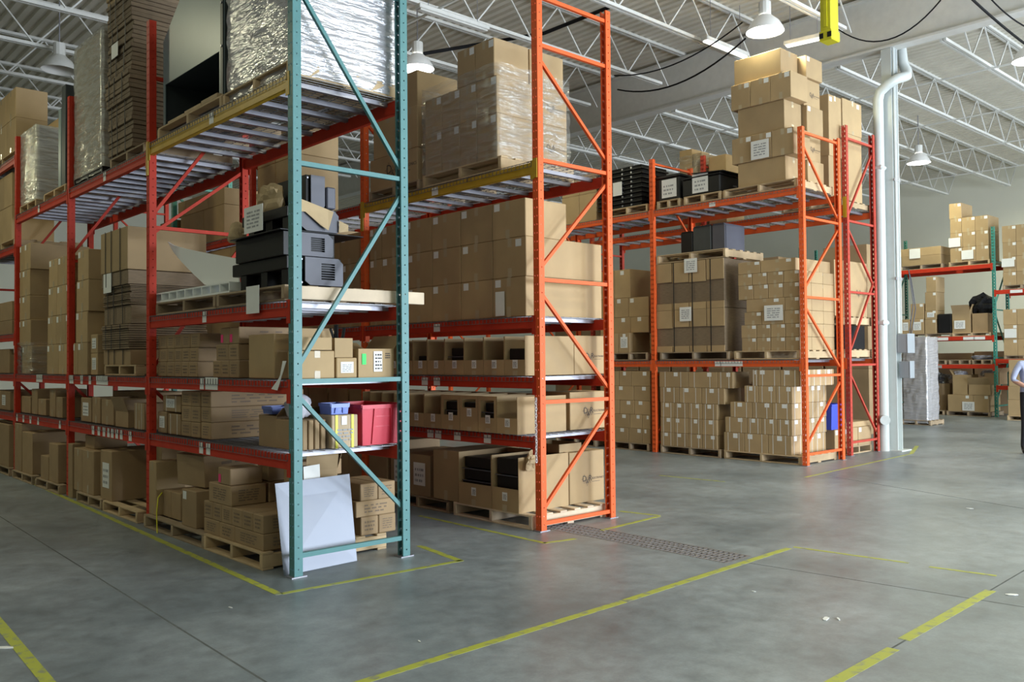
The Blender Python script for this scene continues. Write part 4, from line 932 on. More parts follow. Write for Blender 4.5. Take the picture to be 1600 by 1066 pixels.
# ---- second bay, shelf two: tall stacks
zL = Z1[2] + DK
stack(3.33, zL, [(535, [73, 91, 106, 121, 136]), (486, [74, 87, 102, 118, 136]), (436, [75, 88, 103, 119, 138]), (388, [76, 90, 121, 138])], .75,
      'large taped carton in the four high block on the second shelf', 'large taped cartons second bay', tape='x', lab='x', m='card')
stack(3.36, zL, [(552, [141.5, 152]), (522, [141.5, 152])], .25, 'narrow labelled carton stacked beside the flattened carton bundles', 'narrow labelled cartons', m='card', sheet='x')
pf = pallet(3.33, 4.25, yX(212, 3.33, zL), yX(163, 3.33, zL), zL, 'small pallet under the strapped bundles of flattened cartons', 0.12, boards='y')
def flat_bundle(x0, x1, y0, y1, z0, z1, label, m='card_dark', nl=8, band=True):
    """strapped bundle of flattened cartons: many thin sheets with uneven edges"""
    e = empty('flattened_cartons', ((x0 + x1) / 2, (y0 + y1) / 2, z0)); tag(e, label, 'carton bundle'); a, b_, h = (x1 - x0) / 2, (y1 - y0) / 2, z1 - z0
    for k in range(nl):
        j = R(-.012, .012); j2 = R(-.012, .012); box('flattened_carton', -a + j, a + j, -b_ + j2, b_ + j2, h * k / nl, h * (k + 1) / nl - .004, m, e, .004)
    if band:
        for u in (-.5, .15, .6): box('strap', -a - .016, -a - .013, b_ * u - .008, b_ * u + .008, 0, h, 'strap_black', e)
    return e
yy0, yy1 = yX(203, 3.34, pf), yX(161, 3.34, pf); zc = pf
for i, (yt, mm, nl) in enumerate(((545, 'card_small', 1), (505, 'card_dark', 11), (475, 'card_dark', 1), (443, 'card_dark', 12), (420, 'card_dark', 1), (352, 'card', 1))):
    zt = zAt(yt, 3.34, yy0); flat_bundle(3.34 + R(-.02, .02), 4.2, yy0 + R(0, .02), yy1, zc, zt - .003,
        ['bottom tan bundle', 'ribbed dark bundle', 'plain dark bundle', 'upper ribbed dark bundle', 'thin dark bundle', 'topmost pale bundle'][i] + ' of flattened cartons stacked in the second bay', mm, nl); zc = zt
note(3.32, 162, 174, 428, 458, 'pale note stuck on the flattened carton bundles', wr=False)
# ---- second bay, lowest shelf: mixed
zL = Z1[1] + DK
stack(3.36, zL, [(622, [126, 142]), ], .4, 'carton with a draped white label beside the red post', None, m='card_small', sheet='x')
for i, (a, b_, t_, l_) in enumerate(((143.5, 156, 621, 'taped'), (158, 177, 625, 'squat square'), (209, 225, 631, 'strapped twin'))): stack(3.36, zL, [(t_, [a, b_])], .4, l_ + ' carton on the lowest shelf of the second bay', None, m='card_small', tape='x', strap='x' if i == 2 else '')
wallbox('open_carton', 3.36, 3.8, yX(200, 3.36, zL), yX(180, 3.36, zL), zL, zL + .17, 'small open carton with flaps up on the second bay lowest shelf', m='card_small', flaps='x', lean=.6)
o = carton(3.80, 4.25, yX(222, 3.7, 1.25), yX(150, 3.7, 1.25), zL, zL + .36, 'long brown carton lying behind the small ones in the second bay', None, m='card_small')
# ---- third bay shelves
for i, (a, b_, t_, l_) in enumerate(((20.5, 27, 610, 'tall slim'), (28.5, 47, 620, 'wide low'), (49, 58, 608, 'tall taped'), (59, 71, 624, 'small square'), (77, 86, 609, 'tall pale'), (87, 97, 621, 'short taped'))): stack(3.36, zL, [(t_, [a, b_])], .4, l_ + ' carton on the lowest shelf of the third bay', None, m='card_small', tape='x')
zL = Z1[2] + DK
stack(3.33, zL, [(540, [21, 34, 49]), (499, [25, 34.5, 47]), (461, [25, 34.5, 46]), (420, [25, 34.5, 46]), (379, [28, 38, 47])], .8, 'tape covered carton in the tall stack of the third bay', 'tape covered cartons third bay', tape='x', lab='x')
wrap(3.33, 4.13, yX(49, 3.33, zL), yX(21, 3.33, zL), zL, zL + .45, 'clear wrap around the bottom of the tall third bay stack', 'film', False)
# fourth bay
zL = 2.1 + DK; stack(3.36, zL, [(500, [-20, -2, 18]), (470, [-18, 3, 18])], .6, 'dark carton on the middle shelf of the far fourth bay', 'fourth bay middle shelf cartons', m='card_small', sheet='')
zL = Z1[2] + DK; stack(3.36, zL, [(545, [-18, -2, 14])], .6, 'carton with a crumpled label on the far fourth bay shelf', 'fourth bay second shelf cartons', m='card_small')
zL = Z1[1] + DK; stack(3.36, zL, [(612, [-18, 0, 15])], .5, 'low carton on the lowest shelf of the far fourth bay', 'fourth bay lowest shelf cartons', m='card_small', sheet='x')
zL = 3.42 + DK; zc = pallet(3.33, 4.3, yX(22, 3.33, zL), yX(-18, 3.33, zL), zL, 'pallet high in the far fourth bay under pale cartons', .12, boards='y')
stack(3.35, zc, [(320, [-22, -8, 3.5, 18]), (268, [-22, -6, 6, 18])], .6, 'pale carton on the upper pallet of the far fourth bay', 'fourth bay upper cartons', m='card')
zL = 4.75 + DK; zc = pallet(3.33, 4.3, yX(26, 3.33, zL), yX(-18, 3.33, zL), zL, 'pallet on the highest shelf of the far fourth bay', .12, boards='y')
stack(3.35, zc, [(182, [-24, -6, 9, 24]), (135, [-24, -6, 9, 24])], .45, 'tall carton on the highest pallet of the far fourth bay', 'fourth bay highest cartons', m='card', tape='x')
# ---- second and third bay, top shelf
zL = Z1[4] - .06 + DK
pc = pallet(3.33, 4.3, yX(226, 3.33, zL), yX(172, 3.33, zL), zL, 'pallet under the tall dark bundles on the top shelf', .12, 'wood_dark', boards='y')
yy0, yy1 = yX(203, 3.34, pc), yX(166, 3.34, pc); zc = pc
for i in range(7):
    h_ = .30; flat_bundle(3.35 + R(-.02, .02), 4.25, yy0, yy1, zc, zc + h_, ['lowest', 'second', 'third', 'fourth', 'fifth', 'sixth', 'topmost'][i] + ' dark layer in the tall pile of flattened cartons on the top shelf', 'card_dark' if i < 6 else 'card', 6); zc += h_
note(3.32, 174, 184, 68, 90, 'white note fluttering on the tall dark carton pile', wr=False)
pd = pallet(3.33, 4.3, yX(160, 3.33, zL), yX(116, 3.33, zL), zL, 'black plastic pallet under the wrapped tall load', .10, 'black', boards='y')
lb = 'tall carton inside the clear wrapped load on the top shelf'
yy0, yy1 = yX(158, 3.34, pd), yX(116, 3.34, pd)
for k in range(3):
    carton(3.36, 3.85, yy0, (yy0 + yy1) / 2, pd + k * .55, pd + (k + 1) * .55, lb, 'cartons in the tall wrap', m='card'); carton(3.36, 3.85, (yy0 + yy1) / 2, yy1, pd + k * .55, pd + (k + 1) * .55, lb, 'cartons in the tall wrap', m='card')
wrap(3.36, 3.85, yy0, yy1, zL + .05, pd + 1.66, 'clear wrinkled wrap around the tall load beside the dark carton pile', 'film_thick', amp=.012)
pe = pallet(3.33, 4.3, yX(102, 3.33, zL), yX(68, 3.33, zL), zL, 'pallet under the dark upright panels on the top shelf', .12, boards='y')
for k, (a, b_, h_, mm) in enumerate(((91, 95, 1.05, 'grey_teal'), (96, 102, 1.32, 'dark_metal'))):
    tag(box('upright_panel', 3.36, 4.2, yX(b_, 3.36, pe), yX(a, 3.36, pe), pe, pe + h_, mm, None, .006), ['shorter grey steel panel standing on the top shelf of the third bay', 'taller dark steel panel standing on the top shelf of the third bay'][k], 'panel')
pg = pallet(3.33, 4.3, yX(56, 3.33, zL), yX(24, 3.33, zL), zL, 'pallet under the wrapped carton stack on the third bay top shelf', .12, boards='y')
yy0, yy1 = yX(55, 3.34, pg), yX(22, 3.34, pg); zc = pg
for k in range(5):
    carton(3.36, 4.2, yy0, yy1, zc, zc + .21, 'flat wide carton in the wrapped stack on the third bay top shelf', 'wrapped flat cartons third bay', m='card'); zc += .21
wrap(3.36, 4.2, yy0, yy1, zL + .1, zc + .02, 'clear wrap around the flat carton stack on the third bay top shelf', 'film_thick', False, amp=.006)
wallbox('open_carton', 3.7, 4.25, yy0, yy0 + .8, zc + .005, zc + .22, 'open carton on top of the wrapped flat cartons', m='card')

# ================================================================== ROW 2 contents
# ---- third shelf: large plain cartons, three high
zL = Z2[3] + DK; Xb = 5.93
lb, gp = 'large plain tan carton in the three high row above the display cartons', 'large plain cartons on the orange rack'
xs = [505, 532, 562, 597, 634, 675, 720, 769.6, 822]
z = zL
for k, (yt, xe, pxd) in enumerate(((430.7, xs, 941), (368, xs, 941), (308, [x - 1 for x in xs], 886))):
    Ys = [yX(x, Xb, z) for x in xe]; z1_ = zAt(yt, Xb, Ys[-1])
    for i in range(len(Ys) - 1):
        dd = xY(pxd, Ys[-1], z) - Xb
        if i == len(Ys) - 2: carton(Xb, Xb + dd, Ys[i + 1], Ys[i], z, z1_, lb, gp, tape='x', lab='xR' if k == 1 else 'x')
        else: carton(Xb, Xb + .55, Ys[i + 1], Ys[i], z, z1_, lb, gp, tape='x', lab='x')
    z = z1_
note(5.915, 774, 788, 456, 494, 'white tag stuck on the lowest plain carton by the orange post', wr=False)
# further bays of the same shelf, seen through the teal rack
stack(Xb, zL, [(470, [186, 200, 215, 250, 290, 330, 372, 412]), (422, [186, 200, 215, 250, 290, 330, 372, 412]), (376, [187, 200, 222, 260, 305, 360, 400])], .6, 'tan carton far along the plain carton row', 'far plain cartons of the orange rack', m='card', tape='')
stack(Xb + .1, Z2[3] + DK, [(459, [425, 450, 478, 503]), (406, [425, 450, 478, 503]), (356, [425, 450, 478, 503])], .6, 'tan carton behind the black machines in the plain carton row', 'plain cartons behind the machines')
# ---- top shelf
zL = Z2[4] + DK
ya, yb = yX(660, 5.9, zL), yX(783, 5.9, zL)
pt = pallet(5.9, 6.98, yb, ya, zL, 'pallet under the stretch wrapped cartons on the orange rack', .14, 'wood', boards='y')
lb, gp = 'tan carton in the stretch wrapped load on the orange rack', 'stretch wrapped cartons on the orange rack'
zz = stack(5.92, pt, [(175, [664, 690, 718, 745, 777], 0, dict(lab='xR', tape='x', logo='')), (116, [664, 690, 718, 744.5, 776], 0, dict(lab='xR', tape='x'))], [.52], lb, gp)
Yn, Yf = yX(777, 5.92, pt), yX(745, 5.92, pt); zm = zAt(175, 5.92, Yn)
for z0_, z1_, lg in ((pt, zm, 'y'), (zm, zz, 'y')): carton(6.45, 6.96, Yn, Yf, z0_, z1_, lb, gp, logo=lg)
ya, ym, yb = yX(714, 5.92, zz), yX(742, 5.92, zz), yX(772, 5.92, zz); zt = zAt(57, 5.92, yb)
carton(5.92, 6.42, ym, ya, zz, zt, lb, gp, lab='xR', tape='x'); carton(5.92, 6.42, yb, ym, zz, zt, lb, gp, lab='xR', tape='x'); carton(6.43, 6.95, yb, ym, zz, zt, lb, gp)
wrap(5.92, 6.96, Yn, yX(664, 5.92, pt), pt - .02, zz + .13, 'clear stretch wrap around the carton load on the orange rack', 'film', False, amp=.01)
ya, yb = yX(577, 5.9, zL), yX(655, 5.9, zL)
pt2 = pallet(5.9, 6.98, yb, ya, zL, 'pallet under the unwrapped logo cartons on the orange rack top shelf', .12, 'wood_dark', boards='y')
lb, gp = 'wide tan carton beside the stretch wrapped load', 'wide cartons beside the wrapped load'
zz = stack(5.92, pt2, [(229, [578, 652], 0, dict(logo='x')), (163, [583, 630, 652])], .6, lb, gp, tape='x')
stack(5.94, zz, [(108, [610, 652])], .6, lb, gp, tape='x', lab='x')
stack(5.95, zL + .01, [(240, [400, 430, 470]), (190, [400, 430, 470])], .6, 'carton on the far top shelf of the orange rack behind the machines', 'far top shelf cartons of the orange rack')
stack(5.95, zL + .01, [(318, [250, 282, 318, 350]), (292, [262, 290, 325, 350])], .6, 'carton on the far top shelf of the orange rack seen past the red posts', 'far top shelf cartons seen past the red posts')
# ---- display cartons
def display(x0, x1, y0, y1, z0, z1, fr, label, grp, win=None, fill=None, tag_=True, m='card'):
    """open fronted carton; win=(v0,v1) leaves the front closed around a window"""
    y0, y1 = clear(x0, x1, y0, y1)
    e = empty('display_carton', ((x0 + x1) / 2, (y0 + y1) / 2, z0)); tag(e, label, 'carton', grp); a, b_, h, t = (x1 - x0) / 2, (y1 - y0) / 2 - .003, z1 - z0, .006
    box('bottom', -a, a, -b_, b_, 0, t, m, e); box('back_wall', a - t, a, -b_ + t, b_ - t, t, h, m, e); box('side_wall', -a, a, -b_, -b_ + t, t, h, m, e); box('side_wall', -a, a, b_ - t, b_, t, h, m, e)
    if win is None: box('front_lip', -a, -a + t, -b_ + t, b_ - t, t, h * fr, m, e)
    else:
        q = MB(); q.box(-a, -a + t, -b_ + t, b_ - t, t, h * win[0]).box(-a, -a + t, -b_ + t, b_ - t, h * win[1], h)
        q.box(-a, -a + t, -b_ + t, -b_ + t + .03, h * win[0], h * win[1]).box(-a, -a + t, b_ - t - .03, b_ - t, h * win[0], h * win[1]); q.build('front_panel', m, e)
    dm = (2 * a, 2 * b_, h)
    if tag_:
        v = fr * .45 if win is None else win[0] * .62
        dec(e, dm, 'x', .40, v, .075, .085, 'paper', 'product_label', off=.002); onface(e, dm, 'x', .43, v + .012 / h, .055 / (2 * b_), .055 / h, PRINTS['ink'][1], 'label_print', .0035)
        dec(e, dm, 'x', .40, .0, .07, h * .12, 'tape', 'tape', off=.0015)
    if fill:
        c = empty('black_parts', ((x0 + x1) / 2, (y0 + y1) / 2, z0 + t)); tag(c, 'black plastic parts inside an %s' % label.replace('open fronted carton in the ','open carton of the ').replace('large ','').replace('an floor','a floor'), 'parts', 'black parts in ' + grp)
        nk = fill[1]; hh = (h * fill[0]) / nk
        for k in range(nk):
            box('black_part', -a + .04 + R(0, .03), a - .02, -b_ + .015 + R(0, .02), b_ - .015 - R(0, .02), k * hh, (k + 1) * hh - .012, 'black', c, .008)
            if k: box('edge_strip', -a + .03, -a + .045, -b_ + .02, b_ - .02, k * hh - .012, k * hh - .004, 'grey_panel', c)
    return e
zL = Z2[2] + DK; xs = [560, 585, 612, 640, 653, 667.5, 694.9, 725.3, 755.7, 788.2, 821]
xs = [575, 590, 606, 623, 645, 667.5, 694.9, 725.3, 755.7, 788.2, 821]
fills = {5: (.55, 2), 7: (.75, 3), 8: (.42, 1), 9: (.32, 1), 10: (.7, 2)}
for i in range(len(xs) - 1):
    ya, yb = yX(xs[i], 5.89, zL), yX(xs[i + 1], 5.89, zL)
    display(5.89, xY(897, yX(821, 5.89, zL), zL), yb, ya, zL, zAt(524.5, 5.89, yX(821, 5.89, zL)), .40, 'open fronted carton in the middle shelf row of display cartons', 'middle shelf display cartons', fill=fills.get(i + 1))
Yd = yX(821, 5.89, zL); yc(897.5, 946, zL, 524, Yd, .4, 'tan logo carton behind the middle shelf display cartons', None, m='card', logo='y')
zL = Z2[1] + DK; xs = [560, 578, 597, 616, 638, 662.8, 689.8, 718.5, 747.2, 776, 808.8]; Xd = 5.82
for i in range(len(xs) - 1):
    ya, yb = yX(xs[i], Xd, zL), yX(xs[i + 1], Xd, zL); wn = {6: (.42, .86), 7: (.66, .90), 8: (.40, .88)}.get(i)
    display(Xd, xY(885, yX(808.8, Xd, zL), zL), yb, ya, zL, zAt(621, Xd, yX(808.8, Xd, zL)), .42, 'open fronted carton in the lowest shelf row of display cartons', 'lowest shelf display cartons', win=wn, fill=(.82, 3) if wn else None)
Yd = yX(808.8, Xd, zL); yc(891, 948, zL, 613, Yd, .4, 'tan logo carton behind the lowest shelf display cartons', None, m='card', logo='y')
# floor
zp = pallet(5.86, 6.95, 6.12, 7.35, 0, 'pallet under the two large cartons with black parts', .14, 'wood_pale', boards='y')
zq = pallet(5.88, 6.95, 7.45, 8.6, 0, 'dark pallet under the closed floor carton of the orange rack', .13, 'wood_dark', boards='y')
xs = [676.5, 716.7, 768.4, 811]; Xd = 5.86; Yn = yX(811, Xd, zp)
for i, (fr, wn, fl_) in enumerate(((1, None, None), (.42, None, (.92, 4)), (.42, None, (.97, 3)))):
    ya, yb = yX(xs[i], Xd, zp), yX(xs[i + 1], Xd, zp); zt = zAt((708, 712, 716)[i], Xd, yb)
    lab = ('large closed floor carton with worn tape beside the display floor cartons', 'large floor carton with a cut window full of black parts', 'large torn floor carton of black panels at the orange front post')[i]
    if i == 0: stack(Xd + .01, zp, [(706, [676.5, 716.7])], .9, lab, None, m='card', tape='x')
    else: display(Xd, xY(889, Yn, zp), yb, ya, zp, zt, fr, lab, 'window cut floor cartons', fill=fl_)
yc(890.5, 945, zp, 708, Yn, .5, 'large tan logo carton on the floor at the orange rear post', None, m='card', logo='y')
xa = xY(858, Yn + .05, .8)
wallbox('open_carton', xY(880, Yn, .9), xY(915, Yn, .9), Yn + .06, Yn + .5, zAt(708, 6.6, Yn) + .003, zAt(708, 6.6, Yn) + .09, 'shallow open carton lying on the floor logo carton', m='card')
blob('kraft_paper', (xY(826, Yn, .8) + .02, Yn - .05, zAt(735, 6.0, Yn)), (.09, .05, .10), 'kraft', 'crumpled kraft paper stuffed at the torn floor carton', 'paper', 12, 3, .4)
stack(5.9, zq, [(712, [610, 640, 672])], .8, 'big brown open top carton behind the teal rear post', 'floor cartons behind the teal rear post', m='card_small', sheet='x')
stack(5.9, .0, [(690, [520, 545, 575, 605])], .8, 'dark floor carton deep in the orange rack', 'dark floor cartons deep in the orange rack', m='card_small')
q = MB(); xp = xY(889, Yn, .9); q.poly([(xY(858, Yn - .04, 1.0), Yn - .02, .84), (xY(868, Yn - .04, 1.0), Yn - .02, .84), (xY(866, Yn - .04, 1.0), Yn - .02, 1.0), (xY(858, Yn - .04, 1.0), Yn - .02, 1.0)], (0, .004, 0))
# barrier chain hanging from the orange front post
ch = empty('barrier_chain', (X2 - .016, Y2[0] + .035, .65)); tag(ch, 'white plastic chain hanging down the orange front post', 'chain')
def torus(R0, r_, n=10, k=6):
    vs = []; fs = []
    for i in range(n):
        for j in range(k):
            a, b2 = 2 * math.pi * i / n, 2 * math.pi * j / k; vs.append(((R0 + r_ * math.cos(b2)) * math.cos(a) * .75, r_ * math.sin(b2), (R0 + r_ * math.cos(b2)) * math.sin(a) * 1.3))
    for i in range(n):
        for j in range(k): fs.append((i * k + j, ((i + 1) % n) * k + j, ((i + 1) % n) * k + (j + 1) % k, i * k + (j + 1) % k))
    return mesh('link', vs, fs, 'chain', True)
lk = torus(.014, .004)
for k in range(20): link('chain_link', lk, ch, (-.012, R(-.004, .004), .03 + k * .031), (0, 0, (k % 2) * math.pi / 2))

# ================================================================== ROW 3 contents
SL = dict(lab='xRB', strap='', tape='')
def pal3(pxa, pxb, zb, label, h=.14, m='wood', X=None, d=None): 
    X = X or X3 + .02; return pallet(X, X + (d or 1.14), yX(pxb, X, zb), yX(pxa, X, zb), zb, label, h, m, boards='y')
# floor
zp = pal3(1131, 1253, 0, 'pallet under the strapped cartons at the orange end frame')
lb, gp = 'strapped brown carton in the floor stack at the orange end frame', 'strapped cartons at the orange end frame'
stack(X3 + .03, zp, [(681.6, [1131, 1163, 1200, 1237]), (656.5, [1133, 1167, 1190, 1214, 1238]), (631, [1141, 1175, 1206, 1238]), (604, [1163, 1185, 1212, 1238]), (578, [1175, 1184, 1219, 1250])], [.36, .36, .36], lb, gp, strap='xy', lab='xyM', m='card')
zp = pal3(1032, 1126, 0, 'pallet under the five high carton stack in the orange bay', m='wood_dark')
lb, gp = 'brown labelled carton in the five high floor stack beside the orange inner post', 'five high cartons beside the orange inner post'
stack(X3 + .03, zp, [(681, [1032, 1053.6, 1075.5, 1097, 1120.5]), (656.5, [1032, 1053.6, 1075.5, 1097, 1120.5]), (632, [1032, 1053.6, 1075.5, 1097, 1120.5]), (607, [1031, 1061, 1096, 1132]), (581.5, [1030, 1075.5, 1121, 1145])], .5, lb, gp, lab='xM', strap='x', m='card')
zp = pal3(955, 1014, 0, 'dark pallet left of the orange inner post', m='wood_dark')
stack(X3 + .03, zp, [(671, [938, 957, 982, 1003, 1016]), (649, [938, 957, 984, 1003, 1016]), (627, [938, 968, 991, 1016]), (604, [938, 960, 990, 1016]), (580, [938, 967, 986, 1016])], .5, 'brown carton in the floor stack past the orange inner post', 'floor cartons past the orange inner post', lab='xM', strap='', m='card')
pal3(868, 930, 0, 'dark pallet seen beneath the logo carton of the display rack', m='wood_dark')
stack(X3 + .03, .14, [(660, [862, 880, 900, 928]), (640, [862, 880, 900, 928]), (614, [862, 876, 893, 908, 928])], .5, 'brown carton seen between the shelves of the display rack', 'cartons seen through the display rack', lab='x', m='card')
# lower shelf
zL = Z3[1] + DK
zp = pal3(1147, 1254, zL, 'pallet under the small logo cartons on the strapped carton rack')
lb, gp = 'small tan carton in the seven high stack with a white sheet', 'small cartons in the seven high stack'
stack(X3 + .05, zp, [(526, [1159, 1182, 1204, 1227, 1250]), (505, [1158, 1182, 1204, 1227, 1250]), (484, [1163, 1190, 1225, 1250]), (463, [1166, 1226, 1250]), (440, [1153.5, 1177, 1200, 1223.5, 1250]), (421, [1153, 1175, 1198, 1224, 1250]), (402, [1153, 1188, 1243])], [.37, .37, .36], lb, gp, lab='xR', tape='x', logo='', m='card')
note(X3 + .03, 1194, 1223, 477, 501, 'white printed sheet on the seven high carton stack')
zp = pal3(1031, 1139, zL, 'pallet under the dark strapped cartons on the orange rack', m='wood_dark')
lb = 'tall dark banded carton strapped to its pallet'
zA = zAt(480, X3 + .05, yX(1134, X3 + .05, zp)); zB = zAt(402, X3 + .05, yX(1134, X3 + .05, zp))
def banded(z0, z1, label):
    ya, yb = yX(1026, X3 + .05, zp), yX(1133, X3 + .05, zp); e = empty('banded_carton', (X3 + .05, (ya + yb) / 2, z0)); tag(e, label, 'carton', 'dark banded cartons'); h, b_ = z1 - z0 - .004, (ya - yb) / 2
    box('inner_stack', .02, 1.0, -b_ + .01, b_, 0, h, 'card_dark', e, .01)
    for k in range(4):
        y0_ = b_ - (k + 1) * 2 * b_ / 4 + .012; box('lower_flap', .0, .02, y0_, y0_ + b_ / 2 - .02, 0, h * .14, 'card', e); box('upper_flap', .0, .02, y0_, y0_ + b_ / 2 - .02, h * (.58 + R(-.02, .02)), h, 'card', e)
    for u in (-.62, -.1, .45): box('strap', -.004, -.001, b_ * u - .009, b_ * u + .009, 0, h, 'strap_black', e)
banded(zp, zA, 'lower dark banded carton strapped on a pallet beside the seven high stack'); banded(zA, zB, 'upper dark banded carton beside the seven high stack with white notes')
note(X3 + .03, 1070, 1090, 404, 426, 'white sheets taped to the upper dark banded carton'); note(X3 + .03, 1062, 1080, 480, 502, 'white sheet taped to the lower dark banded carton')
zq = pallet(X3 + .04, X3 + 1.2, yX(1134, X3 + .05, zB), yX(1027, X3 + .05, zB), zB + .002, 'pallet lying on top of the dark banded cartons', .15, boards='y')
for k, (a, b_, yt, mm) in enumerate(((1064, 1082, 362, 'black'), (1083, 1111, 352, 'dark_metal'), (1113, 1133, 349, 'grey_panel'))):
    ya, yb = yX(a, X3 + .3, zq), yX(b_, X3 + .3, zq); zt = zAt(yt, X3 + .3, yb); e = empty('dark_housing', (X3 + .3, (ya + yb) / 2, zq)); tag(e, ('black', 'charcoal', 'grey')[k] + ' metal housing on the pallet above the banded cartons', 'machine')
    box('body', 0, .6, -(ya - yb) / 2, (ya - yb) / 2, 0, zt - zq, mm, e, .01); box('end_panel', .02, .55, -(ya - yb) / 2 - .012, -(ya - yb) / 2, .01, zt - zq - .02, 'grey_panel', e, .004); box('top_flange', .0, .6, -(ya - yb) / 2 + .02, (ya - yb) / 2 - .02, zt - zq, zt - zq + .012, mm, e)
zp = pal3(955, 1012, zL, 'dark pallet under the far tan cartons on the lower orange shelf', m='wood_dark')
stack(X3 + .05, zp, [(520, [938, 966, 984], 0, dict(sheet='x')), (494, [938, 957, 985, 1014], 0.1), (463, [938, 960, 982, 1014], .1), (420, [938, 960, 985], .1)], .6, 'tan carton in the mixed stack past the orange inner post', 'mixed cartons past the orange inner post', lab='xM')
# upper shelf
zL = Z3[2] + DK
zp = pal3(1130, 1245, zL, 'pallet under the tall tan stack on the upper orange shelf')
lb, gp = 'large tan carton in the tall stack below the round lamp', 'tall stack cartons below the round lamp'
Xs = X3 + .06
stack(Xs, zp, [(242, [1153, 1228], 0, {}), (197, [1143.5, 1174, 1205.5, 1240], -.03, dict(lab='xR', tape='x')), (154, [1153, 1226], .0, {}), (109, [1142, 1172, 1203.5, 1236], -.03, dict(lab='xR', tape='x')), (74, [1147, 1220], .02, {})], [.52], lb, gp, tape='y', lab='', m='card')
zc = zp; Yn = yX(1236, Xs, zp)
for k, zt_ in enumerate((zAt(240, Xs, Yn), zAt(196, Xs, Yn), zAt(152, Xs, Yn), zAt(107, Xs, Yn), zAt(72, Xs, Yn))):
    carton(Xs + .56, Xs + 1.08, Yn + .02 + (.05 if k % 2 else 0), Yn + .6, zc, zt_, lb, gp, logo='y' if k in (1, 3) else '', lab='y' if k % 2 == 0 else '', m='card'); zc = zt_
note(Xs - .05, 1177, 1205, 219, 248, 'white printed sheet on the tall stack below the lamp')
zp = pal3(1068, 1126, zL, 'pallet under the labelled black crate', m='wood')
def crate(x0, x1, y0, y1, z0, z1, label):
    e = empty('black_crate', ((x0 + x1) / 2, (y0 + y1) / 2, z0)); tag(e, label, 'crate'); a, b_, h = (x1 - x0) / 2, (y1 - y0) / 2, z1 - z0
    box('body', -a, a, -b_, b_, 0, h * .9, 'black', e, .02); box('lid', -a - .01, a + .01, -b_ - .01, b_ + .01, h * .9, h, 'black', e, .01)
    dm = (2 * a, 2 * b_, h); dec(e, dm, 'x', .28, .12, .32, .32, 'paper', 'paper_sheet', off=.004); onface(e, dm, 'x', .33, .2, .24 / (2 * b_), .2 / h, PRINTS['ink_grey'][0], 'handwriting', .006)
    q = MB().prism((-.05, -b_ - .01, h * .4), (.05, -b_ - .01, h * .4), .012, 6); q.build('handle', 'galv', e); return e
ya, yb = yX(1066, X3 + .06, zp), yX(1125, X3 + .06, zp); crate(X3 + .06, X3 + .9, yb, ya, zp, zAt(268, X3 + .06, yb), 'black crate with a white sheet near the tall tan stack')
zq = pal3(1026, 1062, zL, 'pallet under the smaller black crate by the inner orange post')
ya, yb = yX(1024, X3 + .08, zq), yX(1062, X3 + .08, zq); crate(X3 + .08, X3 + .95, yb, ya, zq, zAt(270, X3 + .08, yb), 'smaller black crate beside the inner orange post')
q = MB(); q.poly([(X3 + .0, yX(1080, X3, 5.0), zAt(272, X3, yX(1080, X3, 5))), (X3 + .9, yX(1080, X3, 5) - .1, zAt(272, X3, yX(1080, X3, 5)) + .02), (X3 + .9, yX(1128, X3, 5), zAt(266, X3, yX(1128, X3, 5))), (X3 + .02, yX(1128, X3, 5), zAt(266, X3, yX(1128, X3, 5)))], (0, 0, .012)); 
tag(q.build('black_sheet', 'black_soft'), 'loose black sheet lying on the labelled black crate', 'sheet')
zp = pal3(948, 1012, zL, 'pallet under the stacked black trays')
e = empty('tray_stack', (X3 + .06, yX(975, X3 + .06, zp), zp)); ya, yb = yX(934, X3 + .06, zp), yX(1003, X3 + .06, zp); b_ = (ya - yb) / 2; e.location.y = (ya + yb) / 2; hT = zAt(255, X3 + .06, yb) - zp
for k in range(9):
    o = empty('black_tray', (X3 + .06, (ya + yb) / 2, zp + hT * k / 9)); tag(o, 'black tray in the stack left of the inner orange post', 'tray', 'stacked black trays'); h_ = hT / 9 - .004
    box('tray_base', 0, .8, -b_, b_, 0, h_ * .35, 'black', o, .004); box('tray_rim', .03, .77, -b_ + .03, b_ - .03, h_ * .35, h_, 'black_soft', o, .004)
    for u in (-.55, -.15): q = MB().prism((-.005, b_ * u, h_ * .5), (.03, b_ * u, h_ * .5), .02, 6); q.build('tray_foot', 'steel_plate', o)
bpy.data.objects.remove(e)
note(X3 + .04, 960, 974, 285, 306, 'white sheet on the black trays', wr=False)
ya, yb = yX(915, X3 + .06, zL), yX(945, X3 + .06, zL); 
yk = yX(1150, X3 + .7, 5)
for k, (a, b_) in enumerate(((1062, 1082), (1083, 1104), (1105, 1135))):
    ya, yb = yX(a, X4 + .1, 4.9), yX(b_, X4 + .1, 4.9); carton(X4 + .1, X4 + .7, yb, ya, Z4[2] + DK, zAt(232 + 4 * k, X4 + .1, yb), 'tan carton under loose wrap behind the black crates', 'cartons behind the black crates', m='card')
wrap(X4 + .1, X4 + .7, yX(1135, X4 + .1, 4.9), yX(1062, X4 + .1, 4.9), Z4[2] + .2, zAt(238, X4 + .1, yX(1100, X4 + .1, 5)), 'loose clear wrap over cartons behind the black crates', 'film', False, amp=.008)
stack(X3 + .08, zL, [(300, [878, 905, 932]), (268, [878, 905, 932])], .6, 'tan carton left of the black tray stack on the upper shelf', 'cartons left of the black trays')

